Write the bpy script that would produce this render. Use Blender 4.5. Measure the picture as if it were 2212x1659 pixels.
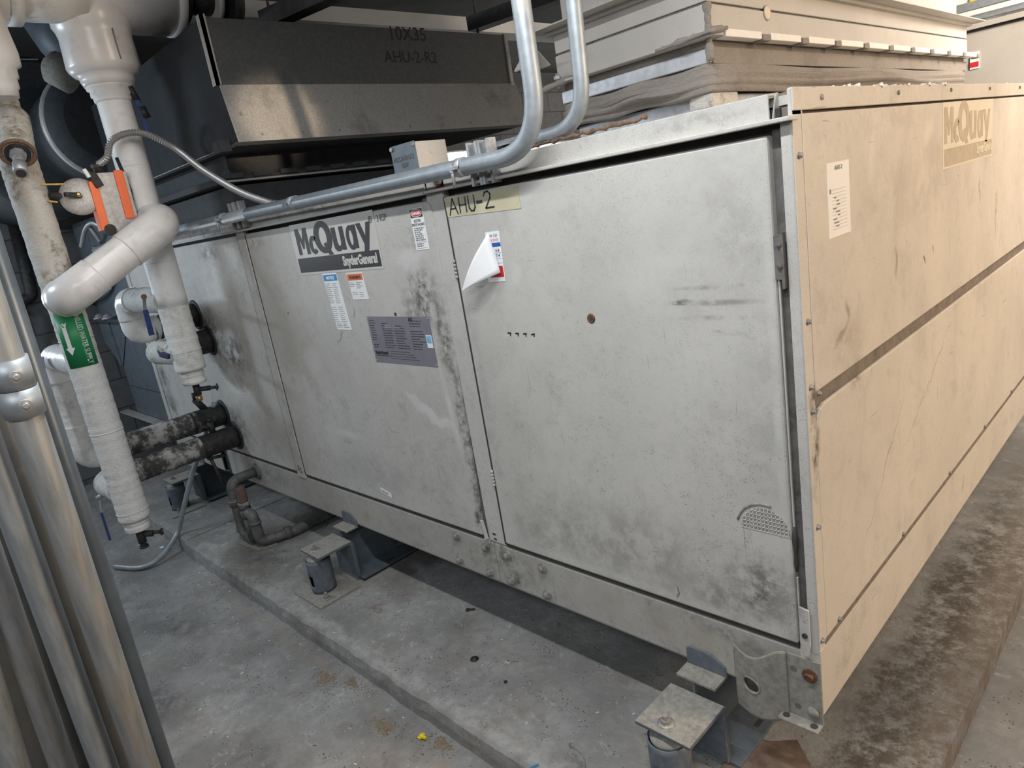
import bpy, bmesh, math, random
from mathutils import Vector, Matrix
random.seed(7)
PI = math.pi
for o in list(bpy.data.objects): bpy.data.objects.remove(o)
SC = bpy.context.scene
COL = SC.collection
# ---------------------------------------------------------------- camera
F_PX, CX, CY = 1489.09, 1106.0, 829.5
CAM = Vector((0.6331, -1.4577, 1.3740))
RX = Vector((0.6982984, 0.69811954, -0.15814063))      # image right
RY = Vector((0.07327863, -0.28948558, -0.95437327))    # image down
RZ = Vector((-0.71204606, 0.654849, -0.25330456))      # view direction
cd = bpy.data.cameras.new('camera'); cam = bpy.data.objects.new('camera', cd); COL.objects.link(cam)
cd.sensor_width = 36.0; cd.lens = 36.0*F_PX/2212.0; cd.clip_start = 0.02; cd.clip_end = 60
cam.matrix_world = Matrix(((RX.x, -RY.x, -RZ.x, CAM.x), (RX.y, -RY.y, -RZ.y, CAM.y), (RX.z, -RY.z, -RZ.z, CAM.z), (0, 0, 0, 1)))
SC.camera = cam
# ---------------------------------------------------------------- light
SC.view_settings.view_transform = 'Standard'; SC.view_settings.look = 'None'
SC.view_settings.gamma = 1.0; SC.view_settings.use_curve_mapping = False
SC.view_settings.exposure = 0.07
w = bpy.data.worlds.new('world'); SC.world = w; w.use_nodes = True
w.node_tree.nodes['Background'].inputs[0].default_value = (0.75, 0.85, 1.0, 1)
w.node_tree.nodes['Background'].inputs[1].default_value = 0.05
def area(name, loc, target, sx, sy, power, color):
    l = bpy.data.lights.new(name, 'AREA'); l.shape = 'RECTANGLE'; l.size = sx; l.size_y = sy; l.energy = power; l.color = color
    o = bpy.data.objects.new(name, l); COL.objects.link(o); o.location = loc
    d = (Vector(target)-Vector(loc)).normalized()
    o.rotation_euler = d.to_track_quat('-Z', 'Y').to_euler()
    return o
# fluorescent tubes hung over the aisle in front of the unit (long in X, narrow in Y), lit below and above
for x, p in ((-0.15, 27), (-1.75, 8)):
    area('tube_light', (x, -0.80, 2.36), (x, -0.80, 0), 1.2, 0.05, p, (0.96, 0.98, 1.0))
    area('tube_uplight', (x, -0.80, 2.42), (x, -0.80, 3), 1.2, 0.05, p*.16, (0.96, 0.98, 1.0))
# cool lamps at the left end and behind the viewer
area('tube_light', (-4.3, -2.2, 2.15), (-3.45, -.7, 0.9), 0.9, 0.12, 27, (0.74, 0.87, 1.0))
area('door_light', (-5.7, -1.35, 1.35), (-2.5, -0.1, 0.9), 0.35, 0.5, 9, (0.82, 0.91, 1.0))
area('tube_light', (1.2, -2.9, 2.6), (-1.2, -.3, 0.2), 1.4, 0.6, 36, (0.95, 0.97, 1.0))
# warm lamps over the aisle on the right of the unit
area('warm_light', (3.3, 1.5, 2.15), (0.0, 1.3, 0.9), 0.5, 1.8, 124, (1.0, 0.785, 0.575))
area('warm_light', (1.3, 3.3, 2.75), (-0.3, 4.6, 1.8), 0.6, 0.6, 130, (1.0, 0.88, 0.76))
sl = bpy.data.lights.new('added_duct_spot', 'SPOT'); sl.energy = 800; sl.color = (1.0, .78, .55); sl.spot_size = math.radians(5.2); sl.spot_blend = .75; sl.shadow_soft_size = .04
so_ = bpy.data.objects.new('added_duct_spot', sl); COL.objects.link(so_); so_.location = (2.6, -.75, 2.02)  # narrow spot added to light the duct's lower sheet, no such fixture
so_.rotation_euler = (Vector((-2.45, .22, 1.905))-Vector(so_.location)).to_track_quat('-Z', 'Y').to_euler()
# lamp in the room behind the units
area('tube_light', (-1.3, 5.2, 2.7), (-1.3, 6.9, 1.6), 2.2, 0.3, 140, (1.0, 0.98, 0.95))
# ---------------------------------------------------------------- helpers
def ray(px, py): return RX*((px-CX)/F_PX) + RY*((py-CY)/F_PX) + RZ
def at(px, py, ax, v):
    """point of the plane (axis ax = v) that the photo shows at pixel px,py"""
    a = 'xyz'.index(ax); d = ray(px, py); t = (v-CAM[a])/d[a]; return CAM + d*t
def V(*a): return Vector(a)

class MB:
    def __init__(s): s.v = []; s.f = []; s.sm = []
    def add(s, vs, fs, smooth=False):
        b = len(s.v); s.v += [Vector(p) for p in vs]
        for f in fs: s.f.append([b+i for i in f]); s.sm.append(smooth)
    def box(s, x0, x1, y0, y1, z0, z1):
        s.obox([(x0,y0,z0),(x1,y0,z0),(x1,y1,z0),(x0,y1,z0),(x0,y0,z1),(x1,y0,z1),(x1,y1,z1),(x0,y1,z1)]); return s
    def obox(s, c):
        s.add(c, [(3,2,1,0),(4,5,6,7),(0,1,5,4),(1,2,6,5),(2,3,7,6),(3,0,4,7)]); return s
    def beam(s, a, b, w, h, up=(0,0,1)):
        a, b = Vector(a), Vector(b); d = (b-a).normalized(); r = d.cross(Vector(up)).normalized(); u = r.cross(d)
        r *= w/2; u *= h/2
        s.obox([a-r-u, a+r-u, b+r-u, b-r-u, a-r+u, a+r+u, b+r+u, b-r+u]); return s
    def extrude(s, pts, vec):
        """closed polygon pts (3d) extruded by vec"""
        pts = [Vector(p) for p in pts]; n = len(pts); vec = Vector(vec)
        fs = [tuple(range(n))[::-1], tuple(range(n, 2*n))] + [(i, (i+1)%n, n+(i+1)%n, n+i) for i in range(n)]
        s.add(pts+[p+vec for p in pts], fs); return s
    def cyl(s, a, b, r0, r1=None, n=20, caps=True):
        r1 = r0 if r1 is None else r1
        a, b = Vector(a), Vector(b); d = (b-a).normalized()
        u = d.orthogonal().normalized(); w_ = d.cross(u)
        R = [u*math.cos(2*PI*i/n)+w_*math.sin(2*PI*i/n) for i in range(n)]
        bs = len(s.v)
        s.v += [a+q*r0 for q in R]+[b+q*r1 for q in R]
        for i in range(n): s.f.append([bs+i, bs+(i+1)%n, bs+n+(i+1)%n, bs+n+i]); s.sm.append(n > 8)
        if caps:
            s.f.append([bs+i for i in range(n)][::-1]); s.sm.append(False); s.f.append([bs+n+i for i in range(n)]); s.sm.append(False)
        return s
    def tube(s, pts, r, n=16, caps=True, rr=None):
        pts = [Vector(p) for p in pts]; m = len(pts); T = []
        for i in range(m):
            t = (pts[min(i+1, m-1)]-pts[max(i-1, 0)]); T.append(t.normalized())
        u = T[0].orthogonal().normalized(); bs = len(s.v)
        for i in range(m):
            u = (u-T[i]*u.dot(T[i])).normalized(); w_ = T[i].cross(u)
            q = rr[i] if rr else r
            s.v += [pts[i]+(u*math.cos(2*PI*k/n)+w_*math.sin(2*PI*k/n))*q for k in range(n)]
        for i in range(m-1):
            for k in range(n):
                s.f.append([bs+i*n+k, bs+i*n+(k+1)%n, bs+(i+1)*n+(k+1)%n, bs+(i+1)*n+k]); s.sm.append(True)
        if caps:
            s.f.append([bs+k for k in range(n)][::-1]); s.sm.append(False)
            s.f.append([bs+(m-1)*n+k for k in range(n)]); s.sm.append(False)
        return s
    def lathe(s, a, d, prof, n=24):
        """prof: list of (dist along d, radius)"""
        a = Vector(a); d = Vector(d).normalized()
        s.tube([a+d*t for t, r in prof], 0, n, True, [max(r, 1e-4) for t, r in prof]) if False else None
        u = d.orthogonal().normalized(); w_ = d.cross(u); bs = len(s.v); m = len(prof)
        for t, r in prof:
            s.v += [a+d*t+(u*math.cos(2*PI*k/n)+w_*math.sin(2*PI*k/n))*max(r, 1e-4) for k in range(n)]
        for i in range(m-1):
            for k in range(n):
                s.f.append([bs+i*n+k, bs+i*n+(k+1)%n, bs+(i+1)*n+(k+1)%n, bs+(i+1)*n+k]); s.sm.append(True)
        s.f.append([bs+k for k in range(n)][::-1]); s.sm.append(False)
        s.f.append([bs+(m-1)*n+k for k in range(n)]); s.sm.append(False)
        return s
    def hexbolt(s, p, d, r, h):
        p = Vector(p); d = Vector(d).normalized()
        s.cyl(p, p+d*h, r, r, 6); s.cyl(p+d*h, p+d*(h*1.25), r*.85, r*.5, 12); return s
    def disc_poly(s, pts, smooth=False):
        s.add(pts, [tuple(range(len(pts)))], smooth); return s
    def build(s, name, m, parent=None, bevel=0, seg=2, recalc=True):
        me = bpy.data.meshes.new(name)
        me.from_pydata([tuple(p) for p in s.v], [], s.f)
        for p, q in zip(me.polygons, s.sm): p.use_smooth = q
        if recalc:
            bm = bmesh.new(); bm.from_mesh(me); bmesh.ops.recalc_face_normals(bm, faces=bm.faces); bm.to_mesh(me); bm.free()
        me.materials.append(m)
        o = bpy.data.objects.new(name, me); COL.objects.link(o)
        if parent is not None: parent_to(o, parent)
        if bevel:
            b = o.modifiers.new('bevel', 'BEVEL'); b.width = bevel; b.segments = seg; b.limit_method = 'ANGLE'; b.angle_limit = math.radians(40)
        return o
def parent_to(o, p):
    o.parent = p
    o.matrix_parent_inverse = Matrix.Translation(-p.location) if p.type == 'EMPTY' else Matrix()
def tag(o, label=None, cat=None, group=None, kind=None):
    if label: o['label'] = label
    if cat: o['category'] = cat
    if group: o['group'] = group
    if kind: o['kind'] = kind
    return o
def empty(name, loc, label, cat, group=None):
    o = bpy.data.objects.new(name, None); COL.objects.link(o); o.location = loc; o.empty_display_size = .05
    return tag(o, label, cat, group)
def fillet(pts, R, n=8):
    pts = [Vector(p) for p in pts]; out = [pts[0]]
    for i in range(1, len(pts)-1):
        a, b, c = pts[i-1], pts[i], pts[i+1]; d0 = (a-b); d1 = (c-b)
        r = R[i-1] if isinstance(R, (list, tuple)) else R
        ang = d0.angle(d1); t = r/math.tan(ang/2) if ang < PI-1e-3 else 0
        t = min(t, d0.length*.49, d1.length*.49)
        if t < 1e-5: out.append(b); continue
        p0 = b+d0.normalized()*t; p1 = b+d1.normalized()*t
        for k in range(n+1):
            q = k/n; out.append(p0*(1-q)**2+b*2*q*(1-q)+p1*q*q)
    out.append(pts[-1]); return out
def resample(pts, step):
    pts = [Vector(p) for p in pts]; out = [pts[0]]; acc = 0
    for a, b in zip(pts, pts[1:]):
        L = (b-a).length; d = step-acc
        while d <= L: out.append(a+(b-a)*(d/L)); d += step
        acc = L-(d-step)
    out.append(pts[-1]); return out
def spline(pts, n=10):
    P = [Vector(p) for p in pts]; P = [P[0]*2-P[1]]+P+[P[-1]*2-P[-2]]; out = []
    for i in range(1, len(P)-2):
        for k in range(n):
            t = k/n
            out.append(.5*((2*P[i])+(P[i+1]-P[i-1])*t+(2*P[i-1]-5*P[i]+4*P[i+1]-P[i+2])*t*t+(3*P[i]-P[i-1]-3*P[i+1]+P[i+2])*t**3))
    out.append(P[-2]); return out
def text(s, size, m, parent, org, right, up, bold=0.0, sx=1.0, shear=0.0, align='LEFT', name='lettering', ext=0.0004, line=1.0, spacing=1.0):
    cu = bpy.data.curves.new(name, 'FONT'); cu.body = s; cu.size = size; cu.offset = bold; cu.shear = shear; cu.extrude = ext
    cu.align_x = align; cu.space_line = line; cu.space_character = spacing; cu.resolution_u = 3
    t = bpy.data.objects.new('tmp', cu); COL.objects.link(t)
    me = bpy.data.meshes.new_from_object(t); COL.objects.unlink(t); bpy.data.objects.remove(t)
    right = Vector(right).normalized(); up = Vector(up); up = (up-right*up.dot(right)).normalized(); n = right.cross(up)
    org = Vector(org)
    for v in me.vertices: v.co = org+right*(v.co.x*sx)+up*v.co.y+n*v.co.z
    me.materials.clear(); me.materials.append(m)
    o = bpy.data.objects.new(name, me); COL.objects.link(o)
    if parent is not None: parent_to(o, parent)
    return o

# ---------------------------------------------------------------- materials
class NT:
    def __init__(s, name):
        s.m = bpy.data.materials.new(name); s.m.use_nodes = True; s.t = s.m.node_tree
        s.b = s.t.nodes['Principled BSDF']
        s.pos = s.t.nodes.new('ShaderNodeNewGeometry').outputs['Position']
    def n(s, typ, **kw):
        nd = s.t.nodes.new(typ)
        for k, v in kw.items(): setattr(nd, k, v)
        return nd
    def link(s, a, b): s.t.links.new(a, b)
    def setin(s, nd, i, v):
        if hasattr(v, 'is_linked') or hasattr(v, 'links'): s.link(v, nd.inputs[i])
        else: nd.inputs[i].default_value = v
    def math(s, op, a, b=0.0, c=None, clamp=False):
        nd = s.n('ShaderNodeMath', operation=op, use_clamp=clamp); s.setin(nd, 0, a); s.setin(nd, 1, b)
        if c is not None: s.setin(nd, 2, c)
        return nd.outputs[0]
    def noise(s, scale, detail=4, rough=.6, vec=None, dist=0.0):
        nd = s.n('ShaderNodeTexNoise'); s.link(vec or s.pos, nd.inputs['Vector'])
        nd.inputs['Scale'].default_value = scale; nd.inputs['Detail'].default_value = detail; nd.inputs['Roughness'].default_value = rough
        nd.inputs['Distortion'].default_value = dist
        return nd.outputs['Fac']
    def vor(s, scale, vec=None, feature='F1'):
        nd = s.n('ShaderNodeTexVoronoi', feature=feature); s.link(vec or s.pos, nd.inputs['Vector']); nd.inputs['Scale'].default_value = scale
        return nd.outputs['Distance']
    def ramp(s, v, a, b, lo=0.0, hi=1.0, smooth=True):
        nd = s.n('ShaderNodeMapRange', interpolation_type='SMOOTHSTEP' if smooth else 'LINEAR')
        s.link(v, nd.inputs[0])
        for i, q in enumerate((a, b, lo, hi)): nd.inputs[1+i].default_value = q
        return nd.outputs[0]
    def mix(s, f, a, b):
        nd = s.n('ShaderNodeMix', data_type='RGBA'); s.setin(nd, 0, f)
        for i, q in ((6, a), (7, b)):
            if isinstance(q, (tuple, list)): nd.inputs[i].default_value = (*q[:3], 1)
            else: s.link(q, nd.inputs[i])
        return nd.outputs[2]
    def map(s, scale=(1,1,1), loc=(0,0,0), rot=(0,0,0), vec=None, typ='POINT'):
        nd = s.n('ShaderNodeMapping', vector_type=typ); s.link(vec or s.pos, nd.inputs[0])
        nd.inputs['Scale'].default_value = scale; nd.inputs['Location'].default_value = loc; nd.inputs['Rotation'].default_value = rot
        return nd.outputs[0]
    def bump(s, h, strength=.3, dist=.01):
        nd = s.n('ShaderNodeBump'); nd.inputs['Strength'].default_value = strength; nd.inputs['Distance'].default_value = dist
        s.link(h, nd.inputs['Height']); s.link(nd.outputs[0], s.b.inputs['Normal'])
    def out(s, col, rough=.6, metal=0.0):
        if isinstance(col, (tuple, list)): s.b.inputs['Base Color'].default_value = (*col[:3], 1)
        else: s.link(col, s.b.inputs['Base Color'])
        s.setin(s.b, 'Roughness', rough); s.setin(s.b, 'Metallic', metal)
        return s.m
def simple(name, col, rough=.6, metal=0.0, var=.25, scale=30, dirt=None, dscale=6, damt=.5, bump=0.0):
    t = NT(name); f = t.noise(scale, 5)
    c = t.mix(t.ramp(f, .3, .7), tuple(q*(1-var) for q in col), tuple(min(1, q*(1+var*.5)) for q in col))
    if dirt: c = t.mix(t.ramp(t.noise(dscale, 8, .7), .5, .68, 0, damt), c, dirt)
    if bump: t.bump(f, bump, .004)
    return t.out(c, rough, metal)
def stained(name, col, plane, stains_and_shade=(), speck=.6, soot=.25, rough=.55, var=.08, spec_low=None, extra=None):
    """painted sheet metal: speckles, soot, scratches plus stains and painted shade of given shape.
    stain or shade = (u, v, ru, rv, rot, strength, colour, noise_scale, hardness)"""
    t = NT(name)
    sep = t.n('ShaderNodeSeparateXYZ'); t.link(t.pos, sep.inputs[0])
    com = t.n('ShaderNodeCombineXYZ'); t.link(sep.outputs['X' if plane == 'xz' else 'Y'], com.inputs[0]); t.link(sep.outputs['Z'], com.inputs[1])
    uv = com.outputs[0]
    big = t.noise(2.3, 6, .6); c = t.mix(t.ramp(big, .3, .7), tuple(q*(1-var) for q in col), tuple(q*(1+var*.6) for q in col))
    c = t.mix(t.ramp(t.noise(5.5, 9, .72), .50, .78, 0, soot), c, (.13, .12, .11))
    c = t.mix(t.ramp(t.noise(9, 6, .65, dist=.5), .52, .72, 0, soot*.55), c, (.20, .185, .165))
    # speckles
    dv = t.vor(210, vec=t.map(scale=(1, 1, .8), rot=(.4, .5, .6))); mask = t.ramp(t.noise(7, 4, .6), .33, .60)
    if spec_low is not None:
        mask = t.math('MULTIPLY', mask, t.ramp(sep.outputs['Z'], spec_low[0], spec_low[1], 1.0, .25))
    rnd = t.ramp(t.noise(48, 2, .5), .50, .56)
    sp = t.math('MULTIPLY', t.math('MULTIPLY', t.ramp(dv, .22, .40, 1, 0), mask), rnd)
    sp = t.math('MULTIPLY', sp, t.ramp(t.noise(22, 5, .8), .38, .66, .1, 1))
    c = t.mix(t.math('MULTIPLY', sp, speck), c, (.07, .065, .06))
    s2 = t.math('MULTIPLY', t.ramp(t.vor(420), .12, .34, 1, 0), t.ramp(t.noise(12, 6, .75), .44, .62)); c = t.mix(t.math('MULTIPLY', s2, speck*.55), c, (.10, .095, .09))
    gr = t.noise(240, 3, .7); c = t.mix(t.math('MULTIPLY', t.ramp(gr, .54, .70, 0, soot*1.3), t.ramp(t.noise(3, 4), .35, .65, .25, 1)), c, (.12, .11, .10))
    # fine scratches
    for rot, sc_ in ((.5, (3, 60, 1)), (-.9, (60, 2.5, 1))):
        mv = t.map(scale=sc_, rot=(0, 0, rot), vec=uv)
        sc = t.math('MULTIPLY', t.ramp(t.noise(2.2, 2, .4, vec=mv), .715, .735), t.ramp(t.noise(4, 3), .5, .6))
        c = t.mix(t.math('MULTIPLY', sc, .55), c, (.16, .15, .13))
    # stains and painted shade
    nz = t.n('ShaderNodeTexNoise'); t.link(t.pos, nz.inputs['Vector']); nz.inputs['Scale'].default_value = 14; nz.inputs['Detail'].default_value = 5
    off = t.n('ShaderNodeVectorMath', operation='MULTIPLY_ADD'); t.link(nz.outputs['Color'], off.inputs[0]); off.inputs[1].default_value = (.09, .09, 0); off.inputs[2].default_value = (-.045, -.045, 0)
    add = t.n('ShaderNodeVectorMath', operation='ADD'); t.link(uv, add.inputs[0]); t.link(off.outputs[0], add.inputs[1])
    for (u, v, ru, rv, rot, st, scol, nsc, hard) in stains_and_shade:
        src = add.outputs[0] if nsc >= 0 else uv
        mp = t.map(scale=(ru, rv, 1), loc=(u, v, 0), rot=(0, 0, rot), vec=src, typ='TEXTURE')
        ln = t.n('ShaderNodeVectorMath', operation='LENGTH'); t.link(mp, ln.inputs[0])
        f = t.ramp(ln.outputs['Value'], hard, 1.0, 1, 0)
        if nsc: 
            f = t.math('MULTIPLY', f, t.ramp(t.noise(abs(nsc), 6, .75), .38, .62))
        c = t.mix(t.math('MULTIPLY', f, st), c, scol)
    if extra: c = extra(t, c, uv)
    t.bump(t.noise(90, 3), .06, .002)
    return t.out(c, rough)

K = (.035, .032, .03); SOOT = (.10, .092, .085)
PAINT = (.56, .545, .51); CLEAN = (.66, .65, .62)
M = {}
M['front'] = stained('paint_door_big', PAINT, 'xz', [
    # finger streaks
    (-.22, 1.107, .13, .009, .02, .75, (.24,.23,.215), -9, .2), (-.20, 1.070, .15, .011, .02, .75, (.20,.19,.18), -7, .2), (-.295, 1.072, .045, .010, .1, .9, (.10,.095,.09), -30, .2), (-.19, 1.034, .15, .010, .02, .7, (.24,.23,.215), -8, .2),
    (-.17, .99, .07, .008, .0, .6, (.25,.24,.22), 25, .2),
    (-.15, .33, .13, .14, 0, .9, (.11,.105,.10), 14, .1), (-.06, .30, .05, .20, 0, .5, (.2,.19,.18), 20, .1),
    (-.14, 1.2, .10, .20, 0, .45, (.3,.29,.27), 9, .1), (-.10, .78, .10, .35, 0, .4, (.3,.29,.27), 10, .1),
    (-.85, 1.16, .05, .06, 0, .55, CLEAN, 0, .2), (-.36, 1.15, .22, .12, .4, .35, CLEAN, 0, .1), (-.40, .23, .006, .035, .1, .8, SOOT, 0, .4),
    (-.9, .3, .2, .16, .2, .35, (.3,.29,.27), 12, .1), (-1.085, .75, .04, .6, 0, .35, (.27,.26,.24), 14, .1),
    (-.6, .33, .6, .20, 0, .6, (.24,.23,.215), 9, .1), (-.25, .26, .25, .09, 0, .6, (.17,.16,.15), 16, .1), (-.5, .215, .6, .02, 0, .5, CLEAN, -3, .2), (-.068, .8, .014, .6, 0, .5, CLEAN, -3, .3)],
    speck=.8, soot=.26, spec_low=(.5, 1.2))
M['door2'] = stained('paint_door_small', PAINT, 'xz', [
    (-1.33, 1.10, .15, .17, -.3, .95, (.12,.11,.10), 26, .1), (-1.25, .95, .06, .22, 0, .9, (.10,.095,.09), 24, .1), (-1.40, 1.02, .10, .16, .2, .7, (.15,.14,.13), 40, .1),
    (-1.30, 1.30, .12, .08, 0, .5, (.22,.21,.19), 30, .1), (-1.235, .6, .03, .5, 0, .85, (.12,.11,.10), 22, .2),
    (-1.24, .27, .04, .06, 0, .95, (.06,.055,.05), 20, .3), (-2.12, 1.33, .09, .14, 0, .5, (.22,.21,.2), 20, .1), (-2.52, 1.38, .14, .05, 0, .6, (.2,.19,.18), 16, .1),
    (-2.14, .49, .26, .026, -.02, .7, CLEAN, -3, .3), (-2.36, .62, .035, .26, .06, .6, CLEAN, -3, .2), (-2.25, .82, .10, .10, .3, .6, CLEAN, 0, .3),
    (-1.40, .65, .16, .035, -.35, .85, CLEAN, 0, .4), (-1.50, .71, .08, .03, -.5, .6, CLEAN, 0, .3), (-1.29, .66, .022, .26, .10, .8, CLEAN, -3, .4), (-1.36, 1.24, .14, .05, 0, .6, CLEAN, 0, .2),
    (-1.95, .955, .05, .006, .5, .8, (.2,.19,.18), 0, .3), (-1.80, 1.06, .008, .05, -.2, .6, (.2,.19,.18), 0, .3),
    (-1.9, .33, .5, .12, 0, .4, (.3,.29,.27), 10, .1)], speck=.85, soot=.38, spec_low=(.4, 1.1))
M['panel3'] = stained('paint_panel_left', PAINT, 'xz', [
    (-3.45, .35, .35, .22, 0, .9, (.09,.085,.08), 18, .1), (-3.15, .80, .28, .20, .3, .9, (.10,.095,.09), 12, .1), (-3.4, .92, .30, .22, 0, .85, (.10,.095,.09), 18, .15), (-3.10, 1.36, .22, .07, 0, .8, (.13,.12,.12), 12, .1),  # patch right of the stubs adds their cast shadow to the soot
    (-3.38, .36, .18, .13, 0, .7, (.05,.04,.038), 30, .2), (-3.36, .25, .10, .03, .3, .8, (.16,.06,.035), 30, .2), (-4.45, .5, .12, .35, 0, .9, (.06,.055,.05), 9, .1),
    (-2.85, .8, .08, .3, 0, .4, CLEAN, 0, .2), (-2.95, 1.2, .12, .1, 0, .3, CLEAN, 0, .2)], speck=1.0, soot=.45)
M['rail'] = stained('paint_rail', (.44,.425,.39), 'xz', [
    (-1.14, .10, .30, .12, 0, .55, (.15,.14,.13), 24, .1), (-.45, .10, .45, .09, 0, .5, (.36,.31,.25), 8, .1), (-2.1, .06, .22, .07, 0, .55, (.33,.25,.17), 14, .1),
    (-3.1, .10, .5, .1, 0, .65, (.2,.19,.18), 14, .1), (-.25, .14, .25, .04, -.1, .6, (.14,.13,.12), 20, .1), (-1.15, .14, .02, .06, .1, .8, K, 20, .3), (-1.10, .05, .05, .03, .6, .8, K, 20, .3)],
    speck=.8, soot=.4)
M['top'] = stained('paint_top', (.56,.545,.51), 'xz', [(-2.0, 1.48, .6, .03, 0, .7, (.16,.15,.14), 22, .1), (-3.1, 1.48, .5, .04, 0, .85, (.09,.085,.08), 16, .1), (-.2, 1.47, .2, .02, 0, .4, (.2,.19,.17), 40, .1)], speck=.5, soot=.35)
M['side'] = stained('paint_side', (.62,.56,.48), 'yz', [
    (.30, .82, .06, .05, .5, .7, (.16,.12,.09), 30, .1), (.60, 1.04, .02, .07, .05, .7, (.26,.21,.16), 0, .2), (.86, 1.02, .01, .02, .2, .9, (.12,.09,.07), 0, .3), (.95, 1.04, .008, .02, .1, .9, (.12,.09,.07), 0, .3),
    (.22, .95, .07, .02, .6, .6, (.24,.19,.15), 0, .2), (.25, 1.0, .02, .03, 0, .6, (.25,.2,.16), 0, .2), (1.75, 1.05, .02, .1, 0, .8, (.14,.11,.08), 20, .2), (1.5, 1.15, .012, .06, 0, .6, (.2,.16,.12), 0, .2),
    (.45, 1.36, .03, .1, -.4, .45, (.72,.68,.62), 0, .2), (.9, 1.38, .06, .07, .2, .5, (.74,.68,.58), 0, .2), (2.0, 1.38, .12, .12, .3, .5, (.76,.7,.58), 0, .2),
    (.9, 1.25, .9, .2, 0, .45, (.36,.30,.235), 5, .1), (.55, 1.42, .5, .06, 0, .4, (.36,.30,.24), 9, .1), (.25, .92, .2, .1, 0, .4, (.33,.26,.2), 10, .1), (.03, .72, .03, .16, 0, .9, (.07,.05,.04), 16, .1), (.04, .83, .05, .06, 0, .9, (.05,.04,.035), 20, .2),
    (.5, .5, .32, .004, .75, .6, (.3,.23,.17), 0, .5), (.9, .62, .4, .004, .5, .5, (.3,.23,.17), 0, .5), (1.3, .1, .01, .05, -.5, .8, (.2,.14,.1), 20, .2)],
    speck=.35, soot=.30, rough=.5)
M['gap'] = simple('dark_gap', (.05, .047, .045), .8)
M['grey_gap'] = simple('grey_gap', (.16, .15, .145), .7, dirt=K, dscale=18, damt=.7)
M['zinc'] = simple('zinc', (.46, .47, .48), .5, .45, var=.2, scale=60, dirt=(.25,.24,.22), dscale=20, damt=.4)
M['emt'] = simple('conduit_steel', (.36, .40, .43), .48, .4, var=.12, scale=40, dirt=(.3,.29,.27), dscale=12, damt=.3)
M['bolt'] = simple('bolt_dull', (.38, .365, .34), .5, .4, var=.3, scale=120, dirt=(.12,.11,.1), dscale=60, damt=.6)
M['screw'] = simple('screw', (.35, .33, .32), .4, .7)
M['rust'] = simple('rust', (.17, .08, .045), .8, .1, var=.4, scale=80)
M['ductend_shade'] = simple('duct_end_shaded', (.022, .026, .031), .85, .0, var=.2, scale=8)  # near-black colour stands for shade on the duct's front end
M['duct_shaded'] = simple('duct_steel_shade', (.13, .13, .128), .55, .25, var=.15, scale=60, dirt=(.09,.09,.09), dscale=3, damt=.5)  # darker copy of the duct steel, shade painted into the upper sheet
M['galv'] = simple('galvanised', (.36, .355, .35), .38, .55, var=.14, scale=160, dirt=(.22,.21,.2), dscale=10, damt=.3)
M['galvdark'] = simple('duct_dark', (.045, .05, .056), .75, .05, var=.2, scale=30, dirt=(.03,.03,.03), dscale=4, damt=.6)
M['bluegrey'] = simple('bluegrey_paint', (.125, .15, .175), .5, .1, var=.15, scale=20, dirt=(.08,.08,.08), dscale=12, damt=.5)
M['isoblue'] = simple('isolator_paint', (.14, .165, .195), .5, .1, var=.15, scale=40, dirt=(.24,.22,.19), dscale=40, damt=.5)
M['isodust'] = simple('isolator_dusty', (.30, .285, .25), .8, .0, var=.22, scale=60, dirt=(.14,.14,.13), dscale=35, damt=.5)
M['white'] = simple('white_jacket', (.82, .81, .79), .5, var=.08, scale=8, dirt=(.42,.40,.36), dscale=7, damt=.5)
M['pvc'] = simple('white_pvc', (.84, .82, .80), .28, var=.04, scale=6, dirt=(.5,.47,.43), dscale=9, damt=.35)
def canvas_mat(name, col, dirt, dz, damt):
    t = NT(name); f = t.noise(60, 4, vec=t.map(scale=(1, 1, 5)))
    c = t.mix(t.ramp(f, .35, .65), tuple(q*.86 for q in col), col)
    c = t.mix(t.ramp(t.noise(dz, 9, .75), .49-(.10 if damt == 1.0 else 0), .64-(.09 if damt == 1.0 else 0), 0, damt), c, dirt)
    t.bump(f, .6, .006); return t.out(c, .75)
M['wrap'] = canvas_mat('wrapped_canvas', (.82, .81, .78), (.33, .31, .28), 9, .45)
M['grimy'] = canvas_mat('grimy_wrap', (.46, .45, .42), (.055, .053, .050), 11, 1.0)
M['moldy'] = canvas_mat('moldy_wrap', (.66, .66, .62), (.17, .21, .17), 10, .8)
M['rotten'] = canvas_mat('brown_wrap', (.64, .62, .57), (.20, .155, .10), 8, .9)
M['black'] = simple('black_iron', (.028, .027, .026), .6, .1, var=.4, scale=50, dirt=(.10,.095,.09), dscale=30, damt=.5)
M['pipe'] = simple('drain_pipe', (.115, .115, .112), .6, 0, var=.3, scale=30, dirt=(.2,.21,.2), dscale=22, damt=.5)
M['brown'] = simple('drain_brown', (.14, .095, .08), .55, 0, var=.25, scale=30)
M['navy'] = simple('blue_handle', (.022, .045, .17), .4)
M['yellow'] = simple('yellow_handle', (.62, .38, .05), .5, dirt=(.1,.08,.04), dscale=50, damt=.6)
M['orange'] = simple('orange_plastic', (.95, .17, .05), .45, var=.05)
M['brass'] = simple('brass', (.45, .31, .14), .35, .8)
M['paper'] = simple('paper_white', (.88, .89, .89), .5, var=.02)
M['cardp'] = simple('paper_card', (.82, .79, .74), .6, var=.03)
M['tape'] = simple('masking_tape', (.58, .54, .37), .6, var=.08, scale=12)
M['ink'] = simple('ink_black', (.03, .026, .028), .5, var=.1)
M['greyink'] = simple('ink_grey', (.23, .23, .23), .6, var=.1)
M['pencil'] = simple('marker_grey', (.14, .135, .13), .6, var=.2)
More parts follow.
